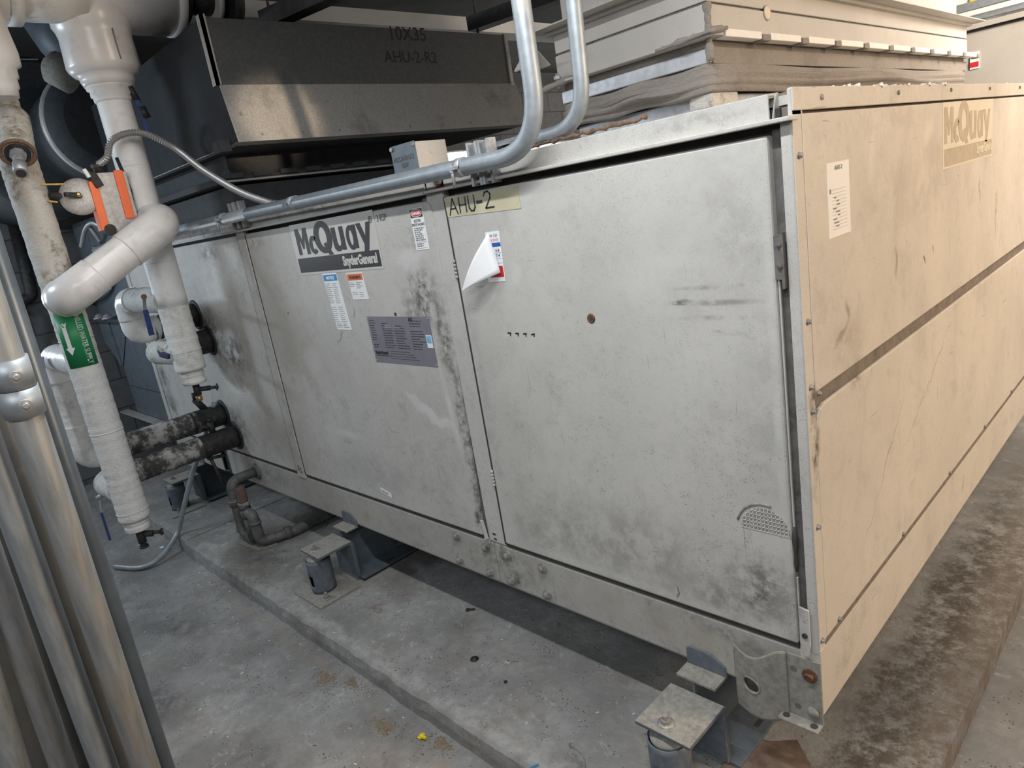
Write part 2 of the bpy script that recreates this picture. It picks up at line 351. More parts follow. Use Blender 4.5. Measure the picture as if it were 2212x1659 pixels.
M['cream'] = simple('label_cream', (.62, .60, .55), .45, var=.06, scale=6)
M['blue'] = simple('label_blue', (.03, .27, .58), .45, var=.03)
M['dkblue'] = simple('tag_blue', (.02, .10, .42), .45, var=.03)
M['red'] = simple('label_red', (.62, .03, .035), .45, var=.03)
M['lor'] = simple('label_orange', (.82, .17, .045), .45, var=.03)
M['pink'] = simple('ink_pink', (.8, .25, .35), .5, var=.02)
M['green'] = simple('label_green', (.012, .24, .085), .45, var=.06, scale=10)
M['plate'] = simple('metal_plate', (.30, .29, .33), .42, .35, var=.08, scale=10)
M['ghost'] = simple('residue', (.70, .62, .48), .55, var=.06, scale=10)
M['ghostink'] = simple('residue_letters', (.47, .39, .28), .55, var=.12, scale=30)
M['beige'] = stained('duct_beige', (.50, .47, .43), 'xz', [], speck=.2, soot=.12)
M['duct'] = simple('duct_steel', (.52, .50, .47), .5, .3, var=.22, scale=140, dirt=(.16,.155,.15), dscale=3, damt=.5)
M['canvas'] = canvas_mat('flex_canvas', (.30, .27, .24), (.19, .17, .15), 3, .6)
M['foil'] = simple('foil_strip', (.62, .64, .67), .4, .4, var=.2, scale=40, dirt=(.35,.34,.32), dscale=20, damt=.5)
M['wood'] = simple('rust_board', (.15, .105, .08), .8, 0, var=.4, scale=14, dirt=(.28,.24,.2), dscale=10, damt=.6)
M['clay'] = simple('sawdust', (.24, .19, .14), .95, 0, var=.3, scale=120)
M['rope'] = simple('debris_brown', (.2, .12, .08), .9, 0, var=.4, scale=90)
M['aniso'] = simple('flex_metal', (.42, .42, .42), .42, .6, var=.1)
M['ywire'] = simple('yellow_plastic', (.85, .68, .02), .4, var=.04)
M['brightwall'] = simple('wall_white', (.85, .85, .85), .8, var=.03)
M['ceil'] = simple('ceiling_dark', (.16, .165, .16), .8, var=.2, scale=3)
M['beam'] = simple('beam_grey', (.62, .60, .57), .6, var=.1, scale=3)
M['strut'] = simple('strut_dark', (.10, .10, .10), .5, .3, var=.2)
# ---------------------------------------------------------------- concrete, block
def concrete(name, base, stains_and_shade=()):
    t = NT(name)
    c = t.mix(t.ramp(t.noise(2.2, 8, .65), .3, .7), tuple(q*.5 for q in base), tuple(q*1.08 for q in base)); c = t.mix(t.ramp(t.noise(28, 8, .75), .35, .68, 0, .5), c, tuple(q*.55 for q in base))
    c = t.mix(t.ramp(t.noise(9, 8, .7, dist=.6), .5, .72, 0, .55), c, tuple(q*.5 for q in base))
    c = t.mix(t.ramp(t.noise(16, 8, .75, dist=1.2), .56, .7, 0, .55), c, tuple(min(1, q*1.75) for q in base))
    c = t.mix(t.ramp(t.noise(4, 7, .7), .46, .72, 0, .6), c, (.19, .155, .125))
    c = t.mix(t.math('MULTIPLY', t.ramp(t.vor(75), .1, .3, 1, 0), t.ramp(t.noise(11, 3), .52, .6)), c, (.05, .048, .045))
    c = t.mix(t.math('MULTIPLY', t.ramp(t.vor(48), .06, .16, 1, 0), t.ramp(t.noise(8, 3), .56, .62)), c, (.5, .48, .44))
    cr = t.vor(3.2, vec=None, feature='DISTANCE_TO_EDGE')
    c = t.mix(t.math('MULTIPLY', t.ramp(cr, .0, .006, 1, 0), t.ramp(t.noise(2.1, 3), .64, .68)), c, (.05, .05, .048))
    nz = t.n('ShaderNodeTexNoise'); t.link(t.pos, nz.inputs['Vector']); nz.inputs['Scale'].default_value = 9; nz.inputs['Detail'].default_value = 6
    ma = t.n('ShaderNodeVectorMath', operation='MULTIPLY_ADD'); t.link(nz.outputs['Color'], ma.inputs[0]); ma.inputs[1].default_value = (.16, .16, 0); t.link(t.pos, ma.inputs[2])
    for (x, y, rx, ry, rot, st, col, hard) in stains_and_shade:
        sep = t.map(scale=(rx, ry, 1e3), loc=(x+.08, y+.08, 0), rot=(0, 0, rot), vec=ma.outputs[0], typ='TEXTURE')
        ln = t.n('ShaderNodeVectorMath', operation='LENGTH'); t.link(sep, ln.inputs[0])
        f = t.math('MULTIPLY', t.ramp(ln.outputs['Value'], hard, 1, 1, 0), t.ramp(t.noise(18, 7, .8), .36, .6))
        c = t.mix(t.math('MULTIPLY', f, st), c, col)
    h = t.math('ADD', t.noise(14, 8, .7), t.math('MULTIPLY', t.noise(70, 5, .7), .4))
    t.bump(h, .55, .012)
    return t.out(c, .82)
DK = (.05, .05, .052)
M['floor'] = concrete('concrete_floor', (.345, .34, .33), [
    (-2.3, -1.05, .35, .18, .2, .8, DK, .1), (-2.8, -.75, .35, .12, .5, .6, DK, .1), (-1.6, -.9, .3, .14, -.2, .35, DK, .1), (-3.2, -.8, .3, .16, .2, .5, (.09,.09,.09), .1),
    (-1.4, -.52, .12, .05, 0, .9, (.30,.24,.18), .2), (-1.0, -.50, .14, .05, .2, .9, (.30,.24,.18), .2), (-2.3, -.47, 1.2, .035, 0, .7, (.28,.24,.19), .1),
    (-1.2, -.60, .3, .1, .2, .4, (.4,.38,.35), .1)])
M['pad'] = concrete('concrete_pad', (.37, .365, .35), [
    (-1.5, -.365, 2.2, .05, 0, .8, (.42,.41,.39), .1), (-3.35, -.34, .2, .06, 0, .8, (.45,.43,.40), .1), (-2.9, -.2, .35, .14, .1, .7, (.07,.07,.075), .1), (-1.1, -.2, .14, .08, .2, .45, (.12,.115,.11), .1),
    (-.62, -.30, .10, .035, .2, .7, (.10,.09,.08), .2), (-1.9, -.15, .08, .04, .3, .8, (.15,.10,.07), .2), (-.75, -.32, .3, .05, -.15, .5, (.42,.41,.39), .1), (.16, .5, .16, 2.2, 0, .85, (.13,.10,.075), .5), (.02, .6, .13, 2.4, 0, .9, (.07,.055,.042), .3), (-.62, -.26, .10, .004, -.35, .9, (.05,.045,.04), .2)])  # long strips along the side: brown grime with the unit's shade painted in
def block_mat():
    t = NT('block_wall'); sep = t.n('ShaderNodeSeparateXYZ'); t.link(t.pos, sep.inputs[0]); com = t.n('ShaderNodeCombineXYZ')
    t.link(t.math('ADD', sep.outputs['X'], sep.outputs['Y']), com.inputs[0]); t.link(sep.outputs['Z'], com.inputs[1])
    b = t.n('ShaderNodeTexBrick'); t.link(t.map(loc=(.1, .05, 0), vec=com.outputs[0]), b.inputs['Vector'])
    b.inputs['Scale'].default_value = 1; b.inputs['Brick Width'].default_value = .5; b.inputs['Row Height'].default_value = .25; b.inputs['Mortar Size'].default_value = .007
    b.inputs['Color1'].default_value = (.17, .175, .18, 1); b.inputs['Color2'].default_value = (.14, .145, .15, 1); b.inputs['Mortar'].default_value = (.07, .07, .07, 1)
    c = t.mix(t.ramp(t.noise(12, 8, .75), .45, .7, 0, .5), b.outputs['Color'], (.08, .08, .085))
    h = t.math('ADD', b.outputs['Fac'], t.noise(70, 4)); t.bump(h, -.35, .006)
    return t.out(c, .85)
M['block'] = block_mat()
# ---------------------------------------------------------------- the room
ZP, ZF = -.26, -.345
def struct(name, mb, m): o = mb.build(name, m); o['kind'] = 'structure'; return o
struct('floor', MB().box(-6.1, 4.2, -3.6, 7.4, ZF-.1, ZF), M['floor'])
struct('ceiling', MB().box(-6.1, 4.2, -3.6, 7.4, 2.95, 3.05), M['ceil'])
struct('wall_left', MB().box(-6.1, -5.95, -3.6, 7.4, ZF, 2.95), M['block'])
wn = struct('window_1', MB().box(-5.955, -5.935, 3.2, 7.0, 1.78, 2.06), simple('window_frame', (.5, .5, .5), .6)); 
tg = NT('daylight_pane'); tg.b.inputs['Emission Color'].default_value = (.9, .96, 1, 1); tg.b.inputs['Emission Strength'].default_value = 2.2; mpane = tg.out((.8, .85, .9), .4)
for k in range(8): MB().box(-5.934, -5.930, 3.22+k*.47, 3.67+k*.47, 1.80, 2.04).build('pane', mpane, wn)
struct('wall_back', MB().box(-5.95, 4.2, 7.25, 7.4, ZF, 2.95), M['brightwall'])
struct('wall_right', MB().box(4.2, 4.35, -3.6, 7.4, ZF, 2.95), M['block'])
struct('wall_front', MB().box(-5.95, 4.2, -3.7, -3.6, ZF, 2.95), M['block'])
# housekeeping pad: rough-edged slab, a wider part and a joint
def pad_piece(x0, x1, y0, y1, name, label, rough=True):
    mb = MB(); n = int((x1-x0)/.06)+1; rnd = random.Random(3)
    prof = []
    for i in range(n+1):
        x = x0+(x1-x0)*i/n; j = rnd.uniform(-.006, .006)
        prof.append([(x, y0-.016+j*.6, ZF-.02), (x, y0-.012+j*.5, ZP-.05), (x, y0-.004+j, ZP-.014), (x, y0+.008+j, ZP-.004), (x, y0+.03, ZP), (x, y1, ZP), (x, y1+.01, ZF-.02)])
    m = len(prof[0]); vs = [p for r in prof for p in r]; fs = []
    for i in range(n):
        for k in range(m-1): fs.append((i*m+k, (i+1)*m+k, (i+1)*m+k+1, i*m+k+1))
    fs.append(tuple(range(m))); fs.append(tuple(n*m+k for k in range(m))[::-1])
    mb.add(vs, fs); o = mb.build(name, M['pad'])
    return tag(o, label, 'concrete pad')
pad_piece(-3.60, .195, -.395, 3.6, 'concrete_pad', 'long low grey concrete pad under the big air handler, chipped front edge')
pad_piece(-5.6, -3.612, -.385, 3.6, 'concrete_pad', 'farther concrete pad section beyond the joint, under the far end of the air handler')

# ---------------------------------------------------------------- the air handling unit
M['groove'] = simple('groove_brown', (.20, .165, .135), .8, var=.2, dirt=K, dscale=12, damt=.4)
U = empty('air_handling_unit', (-2.3, 1.5, 0), 'large dirty beige sheet metal air handler with big access doors, raised over the pad', 'air handler')
def bp(name, mb, m, parent=None, bevel=0, label=None):
    o = mb.build(name, m, parent or U, bevel)
    if label: o['label'] = label
    return o
core = MB().box(-4.60, -.035, .022, 3.15, .02, 1.47); bp('inner_casing', core, M['gap'], label='dark casing seen in the gaps around the doors')
bp('roof_panel', MB().box(-4.62, -.0, .04, 3.2, 1.475, 1.494), M['top'])
def channel(x0, x1, z0, z1, y=0.0, dep=.055, t=.006):
    r = .012
    pts = [(y+dep, z0), (y+r, z0), (y+r*.3, z0+r*.3), (y, z0+r), (y, z1-r), (y+r*.3, z1-r*.3), (y+r, z1), (y+dep, z1), (y+dep, z1-t), (y+t+.004, z1-t), (y+t, z0+t), (y+dep, z0+t)]
    return MB().extrude([(x0, a, b) for a, b in pts], (x1-x0, 0, 0))
bp('base_rail', channel(-1.19, -.002, 0, .182), M['rail']); bp('base_rail', channel(-3.66, -1.194, 0, .182), M['rail']); bp('base_rail', channel(-4.60, -3.78, 0, .182), M['rail'])
# doors and panels
def slab(x0, x1, z0, z1, y=-.006, t=.03): return MB().box(x0, x1, y, y+t, z0, z1)
d1 = bp('access_door', slab(-1.118, -.052, .193, 1.420), M['front'], bevel=.006, label='largest smooth door, finger-streaked, nearest the corner')
d2 = MB().extrude([(-2.612, -.006, .193), (-1.243, -.006, .193), (-1.190, -.006, 1.40), (-1.205, -.006, 1.418), (-2.612, -.006, 1.424)], (0, .03, 0))
d2 = bp('access_door', d2, M['door2'], bevel=.006, label='soot-smudged door carrying the logo and the rating plate')
p3 = bp('end_panel', slab(-4.60, -2.708, .193, 1.424, y=-.003), M['panel3'], bevel=.004, label='sooty panel pierced by the coil pipes')
p3b = bp('seam_strip', MB().box(-4.60, -4.53, -.010, .02, .19, 1.44), M['panel3'], bevel=.003)
bp('division_post', MB().box(-1.213, -1.124, -.002, .03, .180, 1.440), M['front'], bevel=.004)
bp('division_post', MB().box(-2.702, -2.620, -.008, .02, .170, 1.440), M['panel3'], bevel=.003)
bp('corner_post', MB().box(-.027, -.0015, -.002, .04, .175, 1.440), M['front'], bevel=.004)
for a_, b_, z0_, z1_ in ((-1.118, -.052, .178, .196), (-2.612, -1.243, .178, .196), (-4.60, -2.708, .178, .196), (-1.1245, -1.1165, .19, 1.42), (-2.710, -2.702, .19, 1.42), (-2.620, -2.610, .19, 1.42)):
    bp('shadow_gap', MB().box(a_, b_, -.0008 if b_-a_ > .1 else -.0045, .004, z0_, z1_), M['gap'])
bp('gasket_strip', MB().box(-1.246, -1.213, .008, .02, .19, 1.43), M['grey_gap'], label='grimy gasket strip beside the door')
bp('gasket_strip', MB().box(-.051, -.027, .016, .024, .19, 1.43), M['grey_gap'])
# top rails with lips
bp('top_rail', MB().extrude([(-1.115, 0, 1.447), (-1.115, -.001, 1.50), (-1.115, .05, 1.503), (-1.115, .05, 1.497), (-1.115, .005, 1.494), (-1.115, .006, 1.452), (-1.115, .03, 1.447)], (1.067, 0, 0)), M['top'], bevel=.0015)
bp('top_rail', MB().extrude([(-4.60, 0, 1.447), (-4.60, -.001, 1.515), (-4.60, .05, 1.518), (-4.60, .05, 1.510), (-4.60, .006, 1.508), (-4.60, .006, 1.452), (-4.60, .03, 1.447)], (3.385, 0, 0)), M['top'], bevel=.0015)
bp('rail_lip', MB().box(-4.60, -1.195, -.028, .02, 1.438, 1.447), M['top'], bevel=.002)
bp('rail_lip', MB().box(-1.190, .004, -.026, .02, 1.440, 1.449), M['top'], bevel=.002)
bp('corner_gusset', MB().extrude([(-.048, .012, 1.45), (-.048, .030, 1.498), (-.048, .05, 1.498), (-.048, .05, 1.45)], (.003, 0, 0)), M['top'])
bp('corner_plate', MB().box(-.009, -.0, -.001, .05, 1.449, 1.502), M['top'], bevel=.002)
bp('rail_interior', MB().box(-.052, -.009, .045, .05, 1.449, 1.50), M['groove'])
# splice in the top rail
bp('splice_plate', MB().extrude([(-1.205, .002, 1.452), (-1.205, .002, 1.512), (-1.165, .002, 1.512), (-1.150, .002, 1.452)], (0, .004, 0)), M['top'])
bp('splice_bolt', MB().cyl((-1.14, .004, 1.482), (-1.14, -.003, 1.482), .024, n=20).hexbolt((-1.14, -.003, 1.482), (0, -1, 0), .011, .012), M['bolt'])
bp('red_wire', MB().tube([(-1.16, .0, 1.452), (-1.14, -.006, 1.456), (-1.12, .0, 1.451)], .003, 8), M['red'], label='short end of red wire poking out of the gap')
# right-hand side panels
bp('side_strip', MB().box(-.006, .0, .0, .042, .19, 1.50), M['side'], bevel=.001)
us = MB().extrude([(-.01, .045, .848), (-.01, .045, 1.452), (-.01, 3.2, 1.452), (-.01, 3.2, .848)], (.0102, 0, 0)); bp('side_panel', us, M['side'], bevel=.003, label='upper panel on the lamp-lit right side')
pts = [(-.01, .043, .203), (-.01, .043, .775), (-.01, .050, .79), (-.01, .064, .803), (-.01, .09, .81), (-.01, 3.2, .81), (-.01, 3.2, .203)]
bp('side_panel', MB().extrude(pts, (.0102, 0, 0)), M['side'], bevel=.003, label='lower panel on the lamp-lit right side')
bp('side_groove', MB().box(-.03, -.010, .045, 3.2, .80, .86), M['groove']); bp('side_groove', MB().box(-.02, .0006, .03, 3.2, .190, .205), M['groove'])
bp('side_rail', MB().box(-.05, .0008, -.001, 3.2, .0, .191), M['side'], bevel=.002)
bp('side_top_strip', MB().box(-.006, .003, .0, 3.2, 1.458, 1.503), M['side'], bevel=.002)
bp('side_inner', MB().box(-.04, -.016, .03, 3.2, .19, 1.47), M['groove'])
r = random.Random(5); crumbs = MB()
for k in range(46):
    y = r.choice((r.uniform(.2, .7), r.uniform(.7, 1.1), r.uniform(.05, 2.4))); x = r.uniform(-.03, .002); s_ = r.uniform(.003, .009)
    crumbs.cyl((x, y, 1.502), (x+.004, y+.003, 1.502+s_*.8), s_, s_*.3, 5)
tag(bp('dirt_crumbs', crumbs, M['cardp'], label='light crumbs of dirt along the top edge'), kind='stuff')
for y, z in ((.14, 1.481), (.633, 1.484), (1.119, 1.486), (1.603, 1.486), (2.09, 1.486), (.020, 1.37), (.022, 1.019), (.02, .869), (.022, .811), (.060, .842), (.02, .522), (.012, .215), (.119, .213), (.624, .213), (1.125, .213), (1.623, .213), (2.1, .213)):
    zb = .0006
    bp('screw', MB().cyl((0, y, z), (zb+.001, y, z), .0075, n=14).hexbolt((zb, y, z), (1, 0, 0), .006, .006), M['bolt'])
# bolts of the rail splice
for x, z in ((-1.414, .145), (-1.243, .142), (-1.125, .140), (-.949, .141), (-1.424, .037), (-1.244, .035), (-1.128, .034), (-.948, .037)):
    bp('rail_bolt', MB().cyl((x, .001, z), (x, -.004, z), .019, n=22).hexbolt((x, -.004, z), (0, -1, 0), .0135, .010), M['bolt'])
# corner lug at the foot
lug = []
N = 26
for i in range(N+1):
    x = -.232+(.232-.085)*i/N; q = i/N
    y = -.008-.034*math.sin(PI*min(1, q*1.08))**1.0 if q < .93 else -.008-.034*math.sin(PI*1.0)*(1-q)
    lug.append((x, min(y, -.006)))
mb = MB(); hx, hz, hrx, hrz = -.180, .028, .025, .022
# plate made of a grid with an opening
nx, nz = 30, 26; P = {}
def lugy(x):
    q = (x+.232)/.147; return -.007-.019*max(0, math.sin(PI*min(max(q, 0), 1)))**1.3
vs = []; ids = {}
for i in range(nx+1):
    for k in range(nz+1):
        x = -.232+.147*i/nx; q_ = i/nx; top = .128+.034*q_-.022*math.sin(PI*min(1, q_*1.25)); bot = -.070+.022*q_-.010*math.sin(PI*q_)
        ids[i, k] = len(vs); vs.append((x, lugy(x), bot+(top-bot)*k/nz))
fs = []
for i in range(nx):
    for k in range(nz):
        c = [(vs[ids[i+a, k+b]]) for a, b in ((0, 0), (1, 0), (1, 1), (0, 1))]
        mx = sum(p[0] for p in c)/4; mz = sum(p[2] for p in c)/4
        if ((mx-hx)/hrx)**2+((mz-hz)/hrz)**2 < 1: continue
        fs.append((ids[i, k], ids[i+1, k], ids[i+1, k+1], ids[i, k+1]))
mb.add(vs, fs, True)
o = bp('lifting_lug', mb, M['isodust'], label='bulged bracket with a round hole'); so = o.modifiers.new('solid', 'SOLIDIFY'); so.thickness = .005; so.offset = 1
bp('lug_hole_rim', MB().tube([(hx+.026*math.cos(a), lugy(hx+.026*math.cos(a))-.0035, hz+.023*math.sin(a)) for a in [2*PI*k/36 for k in range(37)]], .0035, 8, False), M['isodust'])
bp('lug_hole', MB().cyl((hx, -.008, hz), (hx, -.004, hz), .032), M['grey_gap'])
fp = MB().box(-.086, .0005, -.008, -.001, -.028, .158); bp('foot_plate', fp, M['isodust'], bevel=.0015)
fl = MB().box(-.104, .0, -.040, .004, -.031, -.026); bp('foot_flange', fl, M['isodust'], bevel=.001)
for x, z in ((-.068, .117), (-.062, .006)): bp('plate_hole', MB().cyl((x, -.009, z), (x, -.0075, z), .0085, n=18), M['grey_gap'])
for x in (-.088, -.016): bp('flange_hole', MB().cyl((x, -.022, -.0255), (x, -.022, -.0245), .009, n=18), M['gap'])
bp('foot_bolt', MB().cyl((-.026, -.008, .113), (-.026, -.012, .113), .019, n=22).cyl((-.026, -.012, .113), (-.026, -.020, .111), .013, .011, 18), M['rust'], label='rusty round bolt head')
bp('foot_bolt', MB().lathe((-.022, -.008, .006), (0, -1, 0), [(0, .015), (.005, .015), (.009, .011), (.011, .003)]), M['isodust'])
# latches and hinges
lt = MB().extrude([(-.043, -.008, .310), (-.018, -.008, .305), (-.018, -.008, .205), (-.024, -.008, .172), (-.034, -.008, .172), (-.043, -.008, .205)], (0, -.006, 0)); bp('door_latch', lt, M['front'], bevel=.001)
bp('latch_screw', MB().cyl((-.030, -.014, .232), (-.030, -.018, .232), .007, n=14), M['gap'])
bp('latch_rod', MB().box(-.047, -.043, -.006, 0, .20, .385).box(-.050, -.046, .0, .006, .50, 1.15), M['front'])
bp('latch_striker', MB().box(-.0495, -.034, -.012, .004, 1.120, 1.215).box(-.034, -.029, -.016, .0, 1.10, 1.22).hexbolt((-.036, -.012, 1.15), (0, -1, 0), .007, .006).hexbolt((-.036, -.012, 1.195), (0, -1, 0), .006, .005), M['grey_gap'])
bp('door_gunk', MB().lathe((-.046, -.002, .40), (0, 0, 1), [(0, .002), (.02, .006), (.05, .004), (.09, .008), (.12, .003)], 9), M['gap'], label='black torn gasket bits')
hg = MB()
for k in range(5): hg.cyl((-1.121, -.008, 1.160+k*.0125), (-1.121, -.008, 1.171+k*.0125), .0045, n=12)
bp('hinge', hg, M['zinc'])
hg = MB()
for k in range(5): hg.cyl((-1.121, -.008, .42+k*.0125), (-1.121, -.008, .431+k*.0125), .0045, n=12)
bp('hinge', hg, M['front'])
bp('door_latch', MB().extrude([(-1.236, -.006, .262), (-1.221, -.006, .262), (-1.206, -.006, .175), (-1.214, -.006, .155), (-1.226, -.006, .18)], (0, -.006, 0)), M['front'], bevel=.001)
bp('latch_tab', MB().box(-1.222, -1.207, -.02, -.008, .168, .195), M['zinc'], bevel=.002)
for x, z in ((-1.177, .215), (-1.175, .195)): bp('post_hole', MB().box(x-.009, x+.006, -.0035, -.0015, z-.0035, z+.0035), M['gap'])
for x, z in ((-2.668, .232), (-2.668, .214), (-2.648, .222), (-2.646, .204)): bp('post_hole', MB().box(x-.006, x+.003, -.0095, -.0075, z-.005, z+.005), M['gap'])
bp('striker_slot', MB().extrude([(-1.222, .006, 1.21), (-1.214, .006, 1.25), (-1.200, .006, 1.20), (-1.198, .006, 1.165), (-1.210, .006, 1.152)], (0, -.004, 0)), M['grey_gap'])
# rivet hole with dark ring, dents, bumps
bp('plug', MB().lathe((-.583, -.006, 1.030), (0, -1, 0), [(0, .014), (.002, .013), (.003, .009), (.001, .006)], 18), M['rust'], label='small round rusty plug in the door')
bp('plug_centre', MB().cyl((-.583, -.006, 1.030), (-.583, -.0085, 1.030), .006, n=12), M['gap'])
bp('plug', MB().lathe((-2.365, -.006, 1.045), (0, -1, 0), [(0, .006), (.002, .005)], 14), M['bolt'])
# grid imprint (half-round mesh mark) near the foot of the big door
M['gridback'] = simple('grid_backing', (.30, .29, .275), .7, var=.3, scale=80)
gm = MB(); cx0, cz0, R0 = -.118, .492, .063
for k in range(-6, 7):
    x = cx0+k*.0098; h2 = R0*R0-(x-cx0)**2
    if h2 > 0: gm.box(x-.0012, x+.0012, -.0075, -.0055, cz0, cz0+math.sqrt(h2))
for k in range(0, 6):
    z = cz0+k*.0105; w2 = R0*R0-(z-cz0)**2
    if w2 > 0: ww = math.sqrt(w2); gm.box(cx0-ww, cx0+ww, -.0075, -.0055, z-.001, z+.001)
bp('grid_backing', MB().extrude([(cx0+R0*math.cos(PI*k/20), -.0058, cz0+R0*math.sin(PI*k/20)) for k in range(21)], (0, -.0006, 0)), M['gridback'])
bp('grid_mark', gm, M['cream'], label='half-round grid imprint on the door')
arc = MB().tube([(cx0+.074*math.cos(a), -.006, cz0+.074*math.sin(a)) for a in [PI*(.42+.5*k/14) for k in range(15)]], .0035, 8); bp('grid_mark_rim', arc, M['gridback'])

# ---------------------------------------------------------------- labels on the unit
XR, ZU = Vector((1, 0, 0)), Vector((0, 0, 1))
def quadlabel(name, x0, x1, z0, z1, m, label=None, y=-.0065, th=.0008, shear=0.0, parent=None):
    """a thin sheet stuck on the front face; shear leans it"""
    h = z1-z0; mb = MB().extrude([(x0, y, z0), (x1, y, z0), (x1+shear*h, y, z1), (x0+shear*h, y, z1)], (0, -th, 0))
    return bp(name, mb, m, parent, label=label)
# brand label
L = quadlabel('brand_label', -2.165, -1.525, 1.212, 1.424, M['cream'], 'large cream and black logo sticker')
Y1 = -.0078
bp('logo_bar', MB().box(-2.152, -1.535, Y1-.0005, -.0072, 1.222, 1.282), M['ink'], L)
# logo letters: M and c small, big Q, then u a y
yy = (0, Y1-.0003, 0)
def logo(parent, X0, Z0, S, axis, m, mb_):
    """heavy geometric lettering reading M c Q u a y, built from solid shapes. axis: function (u,v)->point"""
    def poly(p): return [axis(X0+a*S*.962, Z0+b*S*.83) for a, b in p]
    thick = axis.n*.0006
    def P(pts, name='lettering'):
        parent_ = parent; mb = MB().extrude(poly(pts), thick); mb.build(name, m, parent_)
    P([(0, 0), (0, .72), (.18, .72), (.285, .40), (.39, .72), (.57, .72), (.57, 0), (.41, 0), (.41, .44), (.325, .16), (.245, .16), (.16, .44), (.16, 0)])
    def ring(cx, cz, rx, rz, tx, tz, a0, a1, n=28):
        o_ = [(cx+rx*math.cos(a0+(a1-a0)*i/n), cz+rz*math.sin(a0+(a1-a0)*i/n)) for i in range(n+1)]
        i_ = [(cx+(rx-tx)*math.cos(a0+(a1-a0)*i/n), cz+(rz-tz)*math.sin(a0+(a1-a0)*i/n)) for i in range(n+1)]
        mb = MB(); A = poly(o_); B = poly(i_); k_ = n+1; t2 = thick*1.35
        mb.add([p+t2 for p in A]+[p+t2 for p in B]+A+B, [(i, i+1, k_+i+1, k_+i) for i in range(n)]+[(i, i+1, 2*k_+i+1, 2*k_+i) for i in range(n)]+[(k_+i, k_+i+1, 3*k_+i+1, 3*k_+i) for i in range(n)])
        mb.build('lettering', m, parent, recalc=False)
    ring(.79, .23, .20, .25, .15, .12, .75, 2*PI-.75)                 # c
    ring(1.27, .40, .40, .43, .235, .17, 0, 2*PI, 40)                   # Q
    P([(1.24, .22), (1.36, .26), (1.60, -.08), (1.40, -.08)])
    P([(1.68, .60), (1.86, .60), (1.86, .20), (1.90, .12), (1.97, .12), (2.01, .20), (2.01, .60), (2.19, .60), (2.19, 0), (2.03, 0), (2.03, .03), (1.92, -.02), (1.79, -.02), (1.70, .06), (1.68, .16)])   # u
    ring(2.46, .28, .20, .31, .13, .12, 0, 2*PI, 32)                   # a bowl
    P([(2.53, 0), (2.53, .59), (2.70, .59), (2.70, 0)])
    P([(2.72, .60), (2.90, .60), (3.02, .28), (3.12, .60), (3.29, .60), (3.04, -.14), (2.86, -.14), (2.93, .07)])   # y
    return
def FX(u, v): return Vector((u, -.0074, v))
FX.n = Vector((0, -1, 0))
logo(L, -2.128, 1.296, .181, FX, M['ink'], None)
text('SnyderGeneral', .050, M['cream'], L, (-1.553, -.0086, 1.237), XR, ZU, bold=.0022, sx=.80, align='RIGHT')
text('R', .017, M['ink'], U, (-1.5555, -.0080, 1.3865), XR, ZU, name='trade_mark')
bp('mark_ring', MB().tube([(-1.550+.011*math.cos(a), -.0075, 1.392+.011*math.sin(a)) for a in [2*PI*k/20 for k in range(21)]], .0011, 6), M['ink'])
text('2-RSP', .034, M['pencil'], U, (-1.513, -.0066, 1.380), XR, (0.1, 0, 1), name='handwriting', sx=.8)
def dashes(parent, x0, x1, z0, z1, rows, m, seed=1, h=.003, y=-.0075, fill=1, shear=0.0):
    rr = random.Random(seed); mb = MB(); X0 = x0
    for i in range(rows):
        z = z1-(z1-z0)*(i+.5)/rows
        if rr.random() > fill: continue
        x = x0; xe = x0+(x1-x0)*rr.uniform(.6, 1.0)
        while x < xe:
            w_ = rr.uniform(.006, .018); mb.box(x, min(x+w_, xe), y-.0003, y, z-h/2, z+h/2); x += w_+.003
    if mb.v: mb.build('fine_print', m, parent)
# notice (blue) and warning (orange)
L = quadlabel('notice_label', -1.956, -1.843, .975, 1.213, M['paper'], 'tall white notice sticker with blue header', shear=-.10)
bp('header', MB().box(-1.974, -1.869, -.0078, -.0073, 1.180, 1.205), M['blue'], L)
text('NOTICE', .017, M['paper'], L, (-1.922, -.0080, 1.186), XR, ZU, bold=.0006, align='CENTER')
for k, (zz0, zz1, rws) in enumerate(((1.085, 1.172, 11), (1.005, 1.075, 8), (.982, 1.003, 3))):
    dashes(L, -1.968+.0085*k, -1.925+.0085*k, zz0, zz1, rws, M['greyink'], 3+k, h=.002); dashes(L, -1.916+.0085*k, -1.874+.0085*k, zz0, zz1, rws, M['greyink'], 13+k, h=.002)
L = quadlabel('warning_label', -1.782, -1.668, 1.100, 1.206, M['paper'], 'squarish white warning sticker with orange header', shear=-.10)
bp('header', MB().box(-1.789, -1.682, -.0078, -.0073, 1.176, 1.201), M['lor'], L)
text('WARNING', .017, M['ink'], L, (-1.735, -.0080, 1.182), XR, ZU, bold=.0005, align='CENTER')
dashes(L, -1.785, -1.742, 1.150, 1.170, 3, M['greyink'], 4, h=.002); dashes(L, -1.735, -1.690, 1.142, 1.170, 4, M['greyink'], 5, h=.002); dashes(L, -1.776, -1.735, 1.118, 1.132, 2, M['greyink'], 6, h=.002); dashes(L, -1.725, -1.685, 1.110, 1.130, 3, M['greyink'], 7, h=.002)
